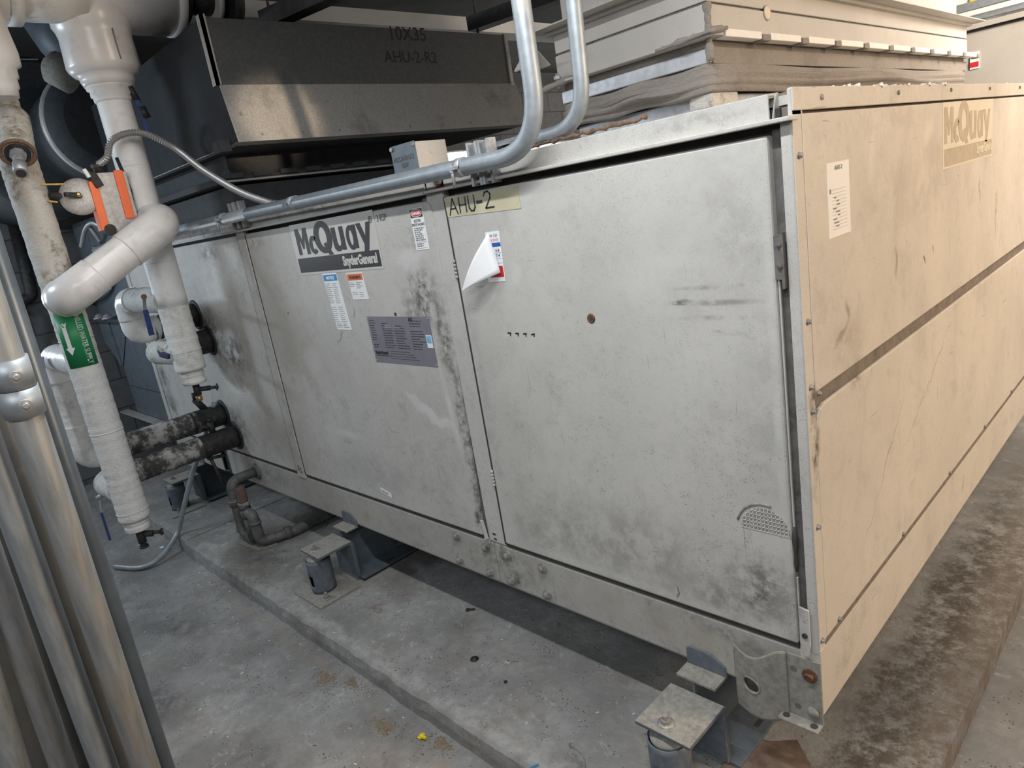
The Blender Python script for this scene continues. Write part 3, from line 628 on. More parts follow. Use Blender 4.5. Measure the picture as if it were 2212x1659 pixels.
# danger
L = quadlabel('danger_label', -1.309, -1.237, 1.264, 1.402, M['paper'], 'narrow white label with red danger oval', shear=-.0)
bp('header', MB().box(-1.307, -1.240, -.0078, -.0073, 1.372, 1.400), M['ink'], L)
def ellipse(cx, cz, rx, rz, y, n=28): return [(cx+rx*math.cos(2*PI*i/n), y, cz+rz*math.sin(2*PI*i/n)) for i in range(n)]
bp('danger_oval', MB().extrude(ellipse(-1.2735, 1.386, .031, .0125, -.0078), (0, -.0004, 0)), M['paper'], L)
bp('danger_oval', MB().extrude(ellipse(-1.2735, 1.386, .029, .0108, -.0082), (0, -.0004, 0)), M['red'], L)
text('DANGER', .0135, M['paper'], L, (-1.2735, -.0088, 1.3812), XR, ZU, bold=.0004, align='CENTER', sx=.85)
text('ELECTRIC\nSHOCK HAZARD', .0125, M['ink'], L, (-1.2735, -.0076, 1.357), XR, ZU, align='CENTER', sx=.72)
dashes(L, -1.301, -1.247, 1.294, 1.340, 7, M['greyink'], 8, h=.004, fill=1); bp('rule', MB().box(-1.300, -1.246, -.0078, -.0073, 1.2905, 1.2915).box(-1.300, -1.246, -.0078, -.0073, 1.2695, 1.2705), M['greyink'], L)
dashes(L, -1.300, -1.246, 1.274, 1.288, 2, M['greyink'], 9, h=.004, fill=1)
# rating plate
L = quadlabel('rating_plate', -1.712, -1.316, .847, 1.032, M['plate'], 'grey metal rating plate full of small print')
for c0, c1, s_ in ((-1.70, -1.66, 1), (-1.62, -1.55, 2), (-1.54, -1.46, 3), (-1.44, -1.36, 4)):
    dashes(L, c0, c1, .905, 1.02, 12, M['ink'], 20+s_, h=.003, y=-.0073, fill=.9); 
dashes(L, -1.60, -1.40, .862, .90, 4, M['ink'], 31, h=.002, y=-.0073); dashes(L, -1.60, -1.50, .985, 1.0, 2, M['zinc'], 32, h=.004, y=-.0076)
text('SnyderGeneral', .018, M['ink'], L, (-1.700, -.0076, .882), XR, ZU, bold=.0008, sx=.8); bp('rule', MB().box(-1.70, -1.60, -.0078, -.0073, .8745, .877), M['ink'], L)
text('AD', .018, M['ink'], L, (-1.44, -.0076, 1.016), XR, ZU, bold=.0006)
for x, z in ((-1.705, 1.025), (-1.323, 1.025), (-1.705, .854), (-1.323, .854)): bp('rivet', MB().lathe((x, -.007, z), (0, -1, 0), [(0, .004), (.002, .003)], 12), M['zinc'], L)
S2 = bp('inspection_sticker', MB().box(-1.352, -1.320, -.0082, -.0073, .918, .965), M['paper'], L, label='small pale blue sticker'); bp('sticker_print', MB().box(-1.349, -1.323, -.0086, -.0081, .936, .962), simple('pale_blue', (.25, .55, .85), .5), L)
bp('scuff', MB().box(-1.52, -1.508, -.0072, -.006, 1.035, 1.047), M['ink'])
# unit number on masking tape
L = bp('tape_strip', MB().extrude([(-1.113, -.0066, 1.356), (-.786, -.0066, 1.350), (-.789, -.0066, 1.412), (-1.117, -.0066, 1.418)], (0, -.0008, 0)), M['tape'], label='strip of yellowed masking tape with black marker number')
def stroke(mb, pts, w_, y):
    for a, b in zip(pts, pts[1:]):
        a = Vector((a[0], 0, a[1])); b = Vector((b[0], 0, b[1])); d = (b-a).normalized(); n_ = Vector((-d.z, 0, d.x))*w_/2
        e = d*w_*.3; q = [a-n_-e, b-n_+e, b+n_+e, a+n_-e]; mb.extrude([(p.x, y, p.z) for p in q], (0, -.0004, 0))
mb = MB(); x, z, hh = -1.100, 1.362, .048; Yt = -.0075
stroke(mb, [(x, z), (x+.022, z+hh), (x+.040, z)], .0055, Yt); stroke(mb, [(x+.008, z+.018), (x+.034, z+.018)], .005, Yt)
x += .052; stroke(mb, [(x, z+.002), (x, z+hh)], .0055, Yt); stroke(mb, [(x+.030, z+.002), (x+.030, z+hh)], .0055, Yt); stroke(mb, [(x, z+.025), (x+.030, z+.025)], .005, Yt)
x += .044; stroke(mb, [(x, z+hh), (x, z+.012), (x+.008, z+.003), (x+.020, z+.003), (x+.027, z+.012), (x+.027, z+hh)], .0055, Yt)
x += .038; stroke(mb, [(x, z+.025), (x+.022, z+.025)], .009, Yt)
x += .036; stroke(mb, [(x-.003, z+.040), (x+.004, z+.050), (x+.017, z+.052), (x+.026, z+.043), (x+.024, z+.032), (x, z+.004), (x+.036, z+.004)], .0055, Yt)
bp('marker_number', mb, M['ink'], L)
# service tag, curled
L = bp('service_tag', MB().extrude([(-.952, -.0068, 1.296), (-.890, -.0068, 1.296), (-.897, -.0068, 1.144), (-.975, -.0068, 1.144)], (0, -.0006, 0)), M['paper'], label='white service tag with blue and red print, half torn loose')
bp('blue_band', MB().box(-.930, -.893, -.0078, -.0072, 1.250, 1.262), M['dkblue'], L); bp('red_band', MB().box(-.960, -.899, -.0078, -.0072, 1.158, 1.192), M['red'], L)
text('for Call', .013, M['greyink'], L, (-.934, -.0076, 1.280), XR, ZU, sx=.8); text('BIJ (DATE)', .011, M['pink'], L, (-.936, -.0076, 1.267), XR, ZU, sx=.75)
text('4.4\n7.4', .014, M['ink'], L, (-.920, -.0076, 1.234), XR, ZU, line=1.1); bp('rule', MB().box(-.925, -.896, -.0076, -.0072, 1.213, 1.214).box(-.925, -.896, -.0076, -.0072, 1.231, 1.232).box(-.925, -.896, -.0076, -.0072, 1.20, 1.201), M['dkblue'], L)
fold = MB(); A = (-.938, -.008, 1.294); B = (-.908, -.012, 1.172); Cc = (-1.045, -.060, 1.128)
def lerp3(a, b, t): return Vector(a)+(Vector(b)-Vector(a))*t
g = []; n = 8
for i in range(n+1):
    row = []
    for k in range(n+1):
        t = i/n; e = lerp3(A, B, k/n); p = lerp3(e, Cc, t); p.y -= .016*math.sin(PI*t); row.append(p)
    g.append(row)
fold.add([p for r_ in g for p in r_], [(i*(n+1)+k, i*(n+1)+k+1, (i+1)*(n+1)+k+1, (i+1)*(n+1)+k) for i in range(n) for k in range(n)], True)
fo = bp('loose_flap', fold, M['paper'], L); sm = fo.modifiers.new('solid', 'SOLIDIFY'); sm.thickness = .0006
# small tags
L = bp('small_label', MB().extrude([(-1.902, -.0066, .243), (-1.822, -.0066, .228), (-1.820, -.0066, .249), (-1.900, -.0066, .264)], (0, -.0006, 0)), M['paper'], label='tiny white label low on the door')
text('DRAIN, PIPING', .0105, M['greyink'], L, (-1.895, -.0074, .2475), (1, 0, -.19), ZU, sx=.75)
L = bp('number_label', MB().box(-4.56, -4.48, -.012, -.0105, 1.190, 1.225), M['paper'], label='small white number label at the far corner'); text('15', .03, M['ink'], L, (-4.535, -.0125, 1.197), XR, ZU, bold=.001)
# marker scribbles on the door
mb = MB()
for k in range(4): stroke(mb, [(-.925+k*.034, .982-.001*k), (-.912+k*.034, .981)], .0045, -.0064); stroke(mb, [(-.914+k*.034, .981), (-.915+k*.034, .973)], .004, -.0064)
bp('pen_marks', mb, M['ink'])
# right side: card and old logo residue
YR = Vector((0, 1, 0))
L = bp('record_card', MB().box(.0002, .0012, .158, .287, 1.178, 1.343), M['cardp'], label='long white record card stuck on the side')
mb = MB(); rr = random.Random(9)
for k in range(12): mb.box(.0012, .0016, .180, .265, 1.195+k*.008, 1.1955+k*.008)
for k in range(9): zz = 1.20+k*.008; y0 = .185+rr.uniform(0, .03); mb.box(.0012, .0017, y0, y0+rr.uniform(.01, .03), zz, zz+.003)
mb.box(.0012, .0017, .168, .176, 1.276, 1.286); bp('fine_print', mb, M['greyink'], L)
text('AHU-2', .014, M['greyink'], L, (.0016, .20, 1.326), YR, ZU, sx=1.1)
L = bp('brand_residue', MB().box(.0002, .0008, 1.045, 1.672, 1.257, 1.452), M['ghost'], label='pale residue of an old logo sticker')
def SX(u, v): return Vector((.0008, u, v))
SX.n = Vector((1, 0, 0))
logo(L, 1.062, 1.330, .180, SX, M['ghostink'], None)
bp('logo_bar', MB().box(.0008, .0014, 1.058, 1.66, 1.262, 1.315), M['ghostink'], L)
text('SnyderGeneral', .045, M['ghost'], L, (.0018, 1.66, 1.278), YR, ZU, bold=.002, sx=.8, align='RIGHT')
# coil stub collars
for (x, z) in ((-3.413, .302), (-3.524, .427), (-3.415, .884), (-3.519, 1.034)):
    bp('pipe_collar', MB().lathe((x, -.003, z), (0, -1, 0), [(0, .088), (.006, .086), (.008, .074)], 30), M['black'])
bp('drain_flange', MB().lathe((-3.257, .0, .095), (0, -1, 0), [(0, .050), (.006, .049), (.009, .036), (.014, .034)], 28), M['pipe'])
# ---------------------------------------------------------------- spring isolators
def isolator(cx, label):
    t = empty('spring_isolator', (cx, -.16, ZP), label, 'spring isolator', 'spring isolators along the front rail')
    def p(n, mb, m, bevel=0, lab=None):
        o = mb.build(n, m, t, bevel)
        if lab: o['label'] = lab
        return o
    p('base_plate', MB().box(cx-.115, cx+.135, -.312, -.095, ZP+.0, ZP+.009), M['isodust'], .001); p('rubber_pad', MB().box(cx-.113, cx+.133, -.310, -.097, ZP-.001, ZP+.0005), M['black'])
    hc = Vector((cx-.01, -.205, 0))
    hs = MB(); n = 36; z0, z1 = ZP+.009, -.088; rings = 9; vs = []; fs = []
    for k in range(rings+1):
        z = z0+(z1-z0)*k/rings
        for i in range(n): a = 2*PI*i/n; vs.append((hc.x+.058*math.cos(a), hc.y+.058*math.sin(a), z))
    ha = math.atan2(-1, .02) % (2*PI)
    for k in range(rings):
        for i in range(n):
            a = 2*PI*(i+.5)/n; zc = z0+(z1-z0)*(k+.5)/rings
            if (abs(a-ha) < .30 and .035 < zc-z0 < .085): continue
            fs.append((k*n+i, k*n+(i+1) % n, (k+1)*n+(i+1) % n, (k+1)*n+i))
    hs.add(vs, fs, True); o = p('housing', hs, M['isoblue'], 0, 'blue-grey round housing with a side hole'); so = o.modifiers.new('solid', 'SOLIDIFY'); so.thickness = .004
    sp = MB(); sp.tube([(hc.x+.036*math.cos(a), hc.y+.036*math.sin(a), z0+.004+.0030*a) for a in [k*.35 for k in range(120)]], .0045, 8); p('spring', sp, M['black'])
    p('spring_cap', MB().lathe((hc.x, hc.y, z1-.006), (0, 0, 1), [(0, .050), (.010, .050), (.014, .044), (.028, .012)], 28), M['isodust'])
    p('adjusting_bolt', MB().cyl((hc.x, hc.y, z1), (hc.x, hc.y, -.034), .006, n=14), M['bolt'])
    zt = -.048
    ang = MB().extrude([(cx-.087, -.245, zt), (cx-.087, -.062, zt), (cx-.087, -.062, -.235), (cx-.087, -.072, -.235), (cx-.087, -.072, zt-.020), (cx-.087, -.080, zt-.011), (cx-.087, -.243, zt-.011)], (.172, 0, 0))
    o = p('angle_bracket', ang, M['isoblue'], .0015)
    p('top_dust', MB().box(cx-.086, cx+.084, -.244, -.064, zt, zt+.0012), M['isodust'], 0, 'dusty upper face of the bracket')
    b = Vector((cx-.012, -.205, zt)); p('washer', MB().lathe(b, (0, 0, 1), [(0, .023), (.003, .023), (.0032, .012)], 26), M['bolt'])
    p('nut', MB().cyl(b+V(0, 0, .003), b+V(0, 0, .013), .0135, n=6).cyl(b+V(0, 0, .013), b+V(0, 0, .026), .0085, n=6), M['bolt'])
    b = Vector((cx+.085, -.250, ZP+.009)); p('washer', MB().lathe(b, (0, 0, 1), [(0, .023), (.003, .023), (.0032, .012)], 26), M['isodust'])
    p('nut', MB().cyl(b+V(0, 0, .003), b+V(0, 0, .016), .0145, n=6).cyl(b+V(0, 0, .016), b+V(0, 0, .030), .008, n=6), M['isodust'])
    # seat that carries the rail
    p('seat', MB().box(cx-.062, cx+.062, -.066, .0, -.009, -.001), M['isodust'], .001)
    tab = MB().extrude([(cx-.060, -.0015, 0), (cx-.060, -.0015, .050), (cx-.045, -.0015, .058), (cx+.020, -.0015, .055), (cx+.062, -.0015, .030), (cx+.066, -.0015, 0)], (0, -.006, 0)); p('upright_tab', tab, M['isoblue'], .001)
    web = MB().extrude([(cx-.012, -.064, -.009), (cx-.012, .04, -.009), (cx-.012, .215, -.200), (cx-.012, .215, -.236), (cx-.012, -.064, -.236)], (.007, 0, 0)); p('web_plate', web, M['bluegrey'])
    p('lower_flange', MB().box(cx-.06, cx+.115, -.060, .262, -.246, -.236), M['bluegrey'], .001); p('flange_slot', MB().box(cx+.075, cx+.09, .10, .14, -.2365, -.2355), M['gap'])
    p('foot_pad', MB().box(cx-.05, cx+.10, -.05, .25, ZP, -.246), M['black'])
    p('web_plate', MB().box(cx-.085, cx+.085, -.062, -.055, -.235, -.055), M['bluegrey'])
    return t
isolator(-2.26, 'dusty blue-grey spring isolator on the pad between the drain trap and the rail splice')
isolator(-.33, 'dusty blue-grey spring isolator at the bottom edge, nearest the corner lug')
isolator(-4.19, 'farthest blue-grey spring isolator, behind the bent steel tube')

# ---------------------------------------------------------------- drain trap
T = empty('drain_trap', (-3.1, -.16, ZP), 'dark dusty U-shaped drain trap standing on the pad beside the air handler', 'drain pipe')
def tp(n, mb, m, lab=None):
    o = mb.build(n, m, T)
    if lab: o['label'] = lab
tp('inlet_pipe', MB().tube(fillet([(-3.257, -.012, .098), (-3.257, -.165, .100), (-3.257, -.170, -.222), (-3.10, -.175, -.226)], [.062, .055], 10), .029, 20), M['pipe'])
tp('vent_pipe', MB().tube([(-3.105, -.175, -.226), (-3.115, -.172, -.03)], .0255, 20).tube([(-3.115, -.172, -.035), (-3.120, -.170, .0)], .031, 20), M['pipe'])
hol = MB(); a0, a1 = Vector((-3.119, -.170, -.01)), Vector((-3.126, -.166, .095)); hol.cyl(a0, a1, .0265, n=24, caps=False).cyl(a0, a1, .0225, n=24, caps=False)
n_ = 24; d_ = (a1-a0).normalized(); u_ = d_.orthogonal().normalized(); w2 = d_.cross(u_)
rg = [a1+(u_*math.cos(2*PI*i/n_)+w2*math.sin(2*PI*i/n_))*r_ for r_ in (.0265, .0225) for i in range(n_)]; hol.add(rg, [(i, (i+1) % n_, n_+(i+1) % n_, n_+i) for i in range(n_)])
tp('open_standpipe', hol, M['brown'], 'reddish brown open-topped pipe')
tp('outlet_pipe', MB().tube(fillet([(-3.115, -.172, -.062), (-3.03, -.172, -.050), (-3.02, -.172, -.222), (-2.975, .02, -.225), (-2.965, .85, -.222)], [.035, .045, .03], 10), .029, 20), M['pipe'])
for a, b, r_ in (((-3.257, -.168, .0), (-3.257, -.169, -.05), .033), ((-3.257, -.169, -.185), (-3.257, -.170, -.205), .033), ((-3.115, -.172, -.04), (-3.115, -.172, -.09), .032), ((-3.022, -.172, -.095), (-3.022, -.172, -.108), .032), ((-3.024, -.15, -.195), (-3.026, -.16, -.205), .033), ((-2.992, -.04, -.224), (-2.985, -.005, -.224), .036)):
    tp('coupling', MB().cyl(a, b, r_, n=24), M['pipe'])
tp('pipe_clamp', MB().lathe((-3.119, -.171, -.006), (0, 0, 1), [(0, .033), (.008, .033)], 24).box(-3.095, -3.075, -.19, -.16, -.008, .004), M['isodust'])
tp('pipe_clamp', MB().lathe((-3.257, -.168, -.020), (0, 0, 1), [(0, .036), (.006, .036)], 24), M['isodust'])
tp('support_plate', MB().extrude([(-3.22, -.235, ZP), (-3.02, -.205, ZP), (-2.98, -.10, ZP), (-3.2, -.12, ZP)], (0, 0, .008)), M['isodust'])

# ---------------------------------------------------------------- insulated pipes
AX, AY, BY = -3.10, -.708, -.250
def wrapmesh(pts, r, seed=0, amp=.0016, step=.012, n=28):
    q = resample(pts, step); rr = random.Random(seed); rad = [r+rr.uniform(-amp, amp) for _ in q]
    return MB().tube(q, r, n, True, rad)
A_ = empty('supply_riser', (AX, AY, .1), 'long white insulated vertical pipe with green chilled water supply band', 'insulated pipe')
def ap(n, mb, m, lab=None, par=None, bevel=0):
    o = mb.build(n, m, par or A_, bevel)
    if lab: o['label'] = lab
    return o
ap('insulation', wrapmesh([(AX, AY, .155), (AX, AY, 1.30)], .072, 1), M['wrap']); ap('insulation', wrapmesh([(AX, AY, 1.302), (AX, AY, 2.30)], .074, 2), M['rotten'], 'browned upper insulation')
ap('insulation', wrapmesh([(AX, AY, .095), (AX, AY, .158)], .058, 3, .004, .006), M['wrap'], 'frayed lower end')
for z in (.62, 1.08, .20): ap('seam_band', MB().cyl((AX, AY, z), (AX, AY, z+.003), .0742, n=28), M['white'])
ap('drain_valve', MB().cyl((AX, AY, .02), (AX, AY, .10), .020, n=16).cyl((AX-.005, AY, .065), (AX+.03, AY+.05, .055), .016, n=14).cyl((AX+.02, AY+.04, .058), (AX+.045, AY+.085, .052), .009, n=10).cyl((AX+.045, AY+.08, .052), (AX+.047, AY+.092, .05), .017, n=14).cyl((AX, AY, .0), (AX, AY, .022), .015, n=14).cyl((AX, AY, -.008), (AX, AY, .003), .022, n=16), M['black'])
# green flow band, curved on the pipe
def curved_band(par, name, cx, cy, r, a0, a1, z0, z1, m, th=.0012, n=24, lab=None):
    vs = []; fs = []
    for i in range(n+1):
        a = a0+(a1-a0)*i/n
        for rr_, z in ((r, z0), (r, z1), (r+th, z0), (r+th, z1)): vs.append((cx+rr_*math.cos(a), cy+rr_*math.sin(a), z))
    for i in range(n): b = 4*i; fs += [(b+2, b+6, b+7, b+3), (b, b+1, b+5, b+4), (b, b+4, b+6, b+2), (b+1, b+3, b+7, b+5)]
    fs += [(0, 2, 3, 1), (4*n, 4*n+1, 4*n+3, 4*n+2)]
    mb = MB(); mb.add(vs, fs, True); o = mb.build(name, m, par)
    if lab: o['label'] = lab
    return o
fa = math.atan2(CAM.y-AY, CAM.x-AX)        # azimuth that faces the aisle
gb = curved_band(A_, 'flow_band', AX, AY, .0735, fa-.95, fa+.85, .955, 1.215, M['green'], lab='green band with white lettering and arrow')
def wrap_mesh(o, cx, cy, r, a_mid, zmid):
    """bend a flat mesh given in (u along circumference, v height) onto the pipe"""
    for v in o.data.vertices:
        u, h, dpt = v.co.x, v.co.z, v.co.y; a = a_mid+u/r; v.co = (cx+(r+dpt)*math.cos(a), cy+(r+dpt)*math.sin(a), zmid+h)
tx = text('CHILLED WATER SUPPLY', .034, M['paper'], gb, (0, 0, 0), (0, 0, -1), (1, 0, 0), bold=.0006, sx=.64, align='CENTER')
for v in tx.data.vertices: v.co.y = .0018
bm = bmesh.new(); bm.from_mesh(tx.data); bmesh.ops.subdivide_edges(bm, edges=[e for e in bm.edges if e.calc_length() > .008], cuts=1); bm.to_mesh(tx.data); bm.free()
wrap_mesh(tx, AX, AY, .0735, fa+.24, 1.085)
ar = MB().add([(-.012, .0018, .065), (-.024, .0018, .085), (-.012, .0018, .080), (0, .0018, .085), (.012, .0018, .080), (.024, .0018, .085), (.012, .0018, .065), (.012, .0018, -.045), (.024, .0018, -.045), (0, .0018, -.085), (-.024, .0018, -.045), (-.012, .0018, -.045)], [(0, 1, 2, 3, 4, 5, 6), (0, 6, 7, 11), (7, 8, 9), (7, 9, 11), (9, 10, 11)])
ao = MB(); 
am = bpy.data.meshes.new('flow_arrow'); am.from_pydata([(-.009,.0018,.055),(-.016,.0018,.078),(-.006,.0018,.070),(0,.0018,.078),(.006,.0018,.070),(.016,.0018,.078),(.009,.0018,.055),(.009,.0018,-.040),(.020,.0018,-.040),(0,.0018,-.075),(-.020,.0018,-.040),(-.009,.0018,-.040)], [], [(0,1,2,3,4,5,6),(0,6,7,11),(7,8,9),(7,9,11),(9,10,11)])
am.materials.append(M['paper']); aro = bpy.data.objects.new('flow_arrow', am); COL.objects.link(aro); parent_to(aro, gb); wrap_mesh(aro, AX, AY, .0735, fa-.48, 1.09)
# open stub beside the riser, upper left
S_ = empty('capped_stub', (-2.9, -.74, 1.8), 'open-ended insulated pipe stub hanging in front of the white riser, upper left', 'insulated pipe')
sd = Vector((.69, -.222, -.689)).normalized(); se = at(38, 330, 'x', -2.9)
ap('insulation', wrapmesh([se-sd*.24, se], .066, 5), M['rotten'], None, S_)
ap('cut_face', MB().lathe(se-sd*.002, sd, [(0, .067), (.008, .069), (.013, .060), (.006, .052), (-.012, .046)], 30), M['rope'], 'brown crumbling end of the insulation', S_)
ap('bore', MB().cyl(se+sd*.004, se+sd*.008, .047, n=26), M['black'], 'dark core of the cut end', S_)
ap('nipple', MB().cyl(se+sd*.008, se+sd*.115, .021, n=22).cyl(se+sd*.008, se+sd*.022, .031, n=8).cyl(se+sd*.075, se+sd*.135, .026, n=24), M['zinc'], None, S_); ap('bore', MB().cyl(se+sd*.1352, se+sd*.137, .0195, n=8), M['gap'], None, S_)
ap('neck_cover', MB().lathe((-2.9, -.735, 2.10), (0, 0, 1), [(0, .064), (.03, .068), (.035, .075), (.07, .076), (.075, .084), (.11, .086), (.12, .105), (.17, .108), (.26, .098), (.34, .105)], 30), M['pvc'], None, S_)
# header above the riser
Hh = empty('pipe_header', (-3.0, -.7, 2.6), 'fat white insulated header running overhead in the far upper left corner', 'insulated pipe')
ap('insulation', MB().tube([(-3.0, -1.5, 2.60), (-3.0, -.56, 2.60)], .185, 34), M['pvc'], None, Hh); ap('insulation', MB().tube([(-3.02, -.58, 2.60), (-3.02, -.30, 2.60)], .165, 30), M['white'], None, Hh)
ap('end_band', MB().tube([(-3.0, -.60, 2.60), (-3.0, -.55, 2.60)], .190, 34), M['white'], None, Hh)
# return riser
B_ = empty('return_riser', (AX, BY, .7), 'long white insulated vertical pipe passing in front of the sooty end panel', 'insulated pipe')
ap('insulation', wrapmesh([(AX, BY, .80), (AX, BY, 1.14)], .074, 11), M['wrap'], None, B_); ap('insulation', MB().tube(resample([(AX, BY, 1.14), (AX, BY, 2.20)], .05), .076, 32), M['white'], None, B_)
ap('insulation', wrapmesh([(AX, BY, .725), (AX, BY, .80)], .058, 13, .005, .006), M['wrap'], 'frayed lower end', B_)
for z in (.90, 1.14, 1.36, 1.82): ap('seam_band', MB().cyl((AX, BY, z), (AX, BY, z+.002), .0768, n=28), M['wrap'], None, B_)
ap('torn_jacket', MB().lathe((AX, BY, 2.115), (0, 0, 1), [(0, .078), (.01, .086), (.025, .084), (.03, .094), (.055, .092), (.06, .104), (.085, .108)], 13), M['white'], 'crumpled torn jacket', B_)
ap('fitting_cover', MB().lathe((AX, BY, 2.185), (0, 0, 1), [(0, .106), (.025, .116), (.045, .118), (.05, .135), (.07, .152), (.085, .158), (.21, .152), (.24, .158), (.26, .168), (.40, .17)], 40), M['pvc'], None, B_)
ap('fitting_seam', MB().tube([(AX+.156, BY+.03, 2.27), (AX+.157, BY+.028, 2.34), (AX+.155, BY+.03, 2.40)], .0025, 6), M['greyink'], None, B_)
ap('header_cover', MB().tube([(AX, BY-.12, 2.61), (AX, BY-.02, 2.61), (AX, BY+.36, 2.61)], .185, 36, True, [.15, .188, .186]).tube([(AX, BY+.36, 2.61), (AX, BY+.40, 2.61)], .192, 36), M['pvc'], None, B_)
ap('gauge_well', MB().cyl((AX+.06, BY+.06, 2.20), (AX+.065, BY+.085, 2.10), .014, n=12).cyl((AX+.068, BY+.09, 2.08), (AX+.07, BY+.10, 2.03), .020, n=14), M['black'], 'dark tap under the torn jacket', B_)
ap('valve_handle', MB().beam((AX+.075, BY+.078, 2.11), (AX+.078, BY+.088, 1.93), .022, .008, (1, 0, 0)), M['navy'], 'blue lever', B_)
ap('drain_valve', MB().cyl((AX, BY, .72), (AX, BY, .66), .018, n=16).cyl((AX, BY, .69), (AX+.03, BY+.06, .685), .013, n=12).cyl((AX+.02, BY+.045, .687), (AX+.045, BY+.095, .68), .009, n=10).cyl((AX+.04, BY+.085, .682), (AX+.043, BY+.092, .681), .019, n=8), M['black'], None, B_)
ap('hose_thread', MB().cyl((AX, BY, .655), (AX, BY, .630), .016, n=20), M['brass'], None, B_)
# dark flanged valve beyond the header
Fv = empty('header_valve', (AX, .3, 2.6), 'dark flanged valve on the overhead header by the steel duct corner', 'valve')
ap('valve_body', MB().tube([(AX, .155, 2.61), (AX, .20, 2.61)], .13, 26).tube([(AX, .20, 2.61), (AX, .40, 2.61)], .085, 22), M['black'], None, Fv); ap('flange', MB().cyl((AX, .40, 2.61), (AX, .45, 2.61), .16, n=30), M['black'], None, Fv); ap('collar', MB().cyl((AX, .33, 2.61), (AX, .36, 2.61), .13, n=30), M['beam'], None, Fv)
# crossover between the two risers
X_ = empty('crossover_pipe', (-2.92, -.5, 1.4), 'smooth white diagonal pipe crossing in front of both risers', 'insulated pipe')
pth = fillet([(AX, AY, 1.275), (-2.925, AY-.01, 1.285), (-2.905, -.235, 1.545), (AX, BY+.0, 1.56)], [.10, .10], 14)
L0 = int(len(pth)/2); ap('insulation', MB().tube(resample(pth, .02), .079, 36), M['pvc'], None, X_)
ap('elbow_cover', MB().tube(resample(pth, .01)[:30], .0835, 36), M['pvc'], 'smooth elbow jacket', X_)
q = resample(pth, .01); ap('elbow_cover', MB().tube(q[-40:-6], .0835, 36), M['pvc'], 'smooth elbow jacket', X_)
ap('glue_ring', MB().lathe((AX+.055, AY, 1.277), (1, 0, .03), [(0, .086), (.012, .090), (.02, .086)], 30), M['ghost'], 'yellowed joint ring', X_)

# coil branches: stub from the unit, elbow, short leg to the riser, valve
def branch(name, label, x, z, yend, riser_y, kind, fold_to=None, r=.052):
    t = empty(name, (x, -.1, z), label, 'coil pipe', 'coil branch pipes on the end panel')
    b = lambda n, mb, m, lab=None: ap(n, mb, m, lab, t)
    return t, b
# lower pair -> supply riser
t, b = branch('coil_pipe', 'lowest black and white coil pipe, just above the drain trap', -3.413, .302, -.72, AY, 0)
b('insulation', MB().tube(resample([(-3.413, -.012, .302), (-3.413, -.22, .302)], .02), .066, 28), M['black'], 'bare black end at the panel')
b('insulation', wrapmesh([(-3.413, -.16, .302), (-3.413, -.60, .302)], .065, 21, .002), M['grimy'], 'filthy peeling length')
b('insulation', wrapmesh(fillet([(-3.413, -.59, .302), (-3.413, AY-.02, .302), (AX-.03, AY-.01, .302)], .10, 10), .064, 22, .0015), M['moldy'], 'mildewed elbow')
b('bracket', MB().cyl((-3.413, -.18, .238), (-3.413, -.20, .235), .020, n=14).cyl((-3.40, -.20, .23), (-3.40, -.10, .215), .010, n=10), M['black'])
b('drop_rod', MB().cyl((-3.39, -.19, .235), (-3.35, -.17, .06), .010, n=12), M['black'])
b('side_valve', MB().cyl((-3.413, -.13, .36), (-3.413, -.13, .43), .018, n=14).cyl((-3.413, -.13, .43), (-3.413, -.13, .45), .010, n=10).cyl((-3.413, -.13, .40), (-3.413, -.18, .415), .012, n=10), M['black'])
b('valve_stem', MB().cyl((-3.30, AY-.055, .275), (-3.295, AY-.10, .262), .012, n=12), M['bolt'])
b('valve_handle', MB().beam((-3.29, AY-.09, .255), (-3.285, AY-.10, .185), .018, .004, (0, 1, 0)), M['zinc'], 'bare metal lever shank'); b('handle_grip', MB().beam((-3.285, AY-.10, .19), (-3.27, AY-.105, .04), .026, .009, (0, 1, 0)), M['navy'], 'blue lever grip')
t, b = branch('coil_pipe', 'second lowest coil pipe, with a tall white loop behind the supply riser', -3.524, .427, -.74, AY, 0)
b('insulation', MB().tube(resample([(-3.524, -.012, .427), (-3.524, -.20, .427)], .02), .066, 28), M['black'], 'bare black end at the panel')
b('insulation', wrapmesh([(-3.524, -.16, .427), (-3.524, -.64, .427)], .065, 23, .002), M['grimy'], 'filthy peeling length')
b('insulation', wrapmesh(fillet([(-3.524, -.63, .427), (-3.524, -.745, .427), (-3.524, -.745, .62)], .10, 10), .067, 24, .0008), M['white'], 'white lower elbow')
b('insulation', wrapmesh([(-3.524, -.745, .60), (-3.524, -.745, .86)], .0655, 25), M['wrap'])
b('insulation', wrapmesh(fillet([(-3.524, -.745, .85), (-3.524, -.745, .985), (AX, AY-.0, .965)], .085, 10), .067, 26, .0008), M['pvc'], 'white upper elbow')
b('valve_handle', MB().extrude([(-3.395, AY-.105, 1.01), (-3.355, AY-.105, 1.015), (-3.350, AY-.115, .955), (-3.385, AY-.115, .95)], (.012, -.004, 0)), M['navy'], 'blue lever')
b('test_tap', MB().cyl((-3.524, -.10, .485), (-3.524, -.14, .56), .020, n=12).cyl((-3.524, -.14, .55), (-3.524, -.14, .60), .011, n=10), M['black'])
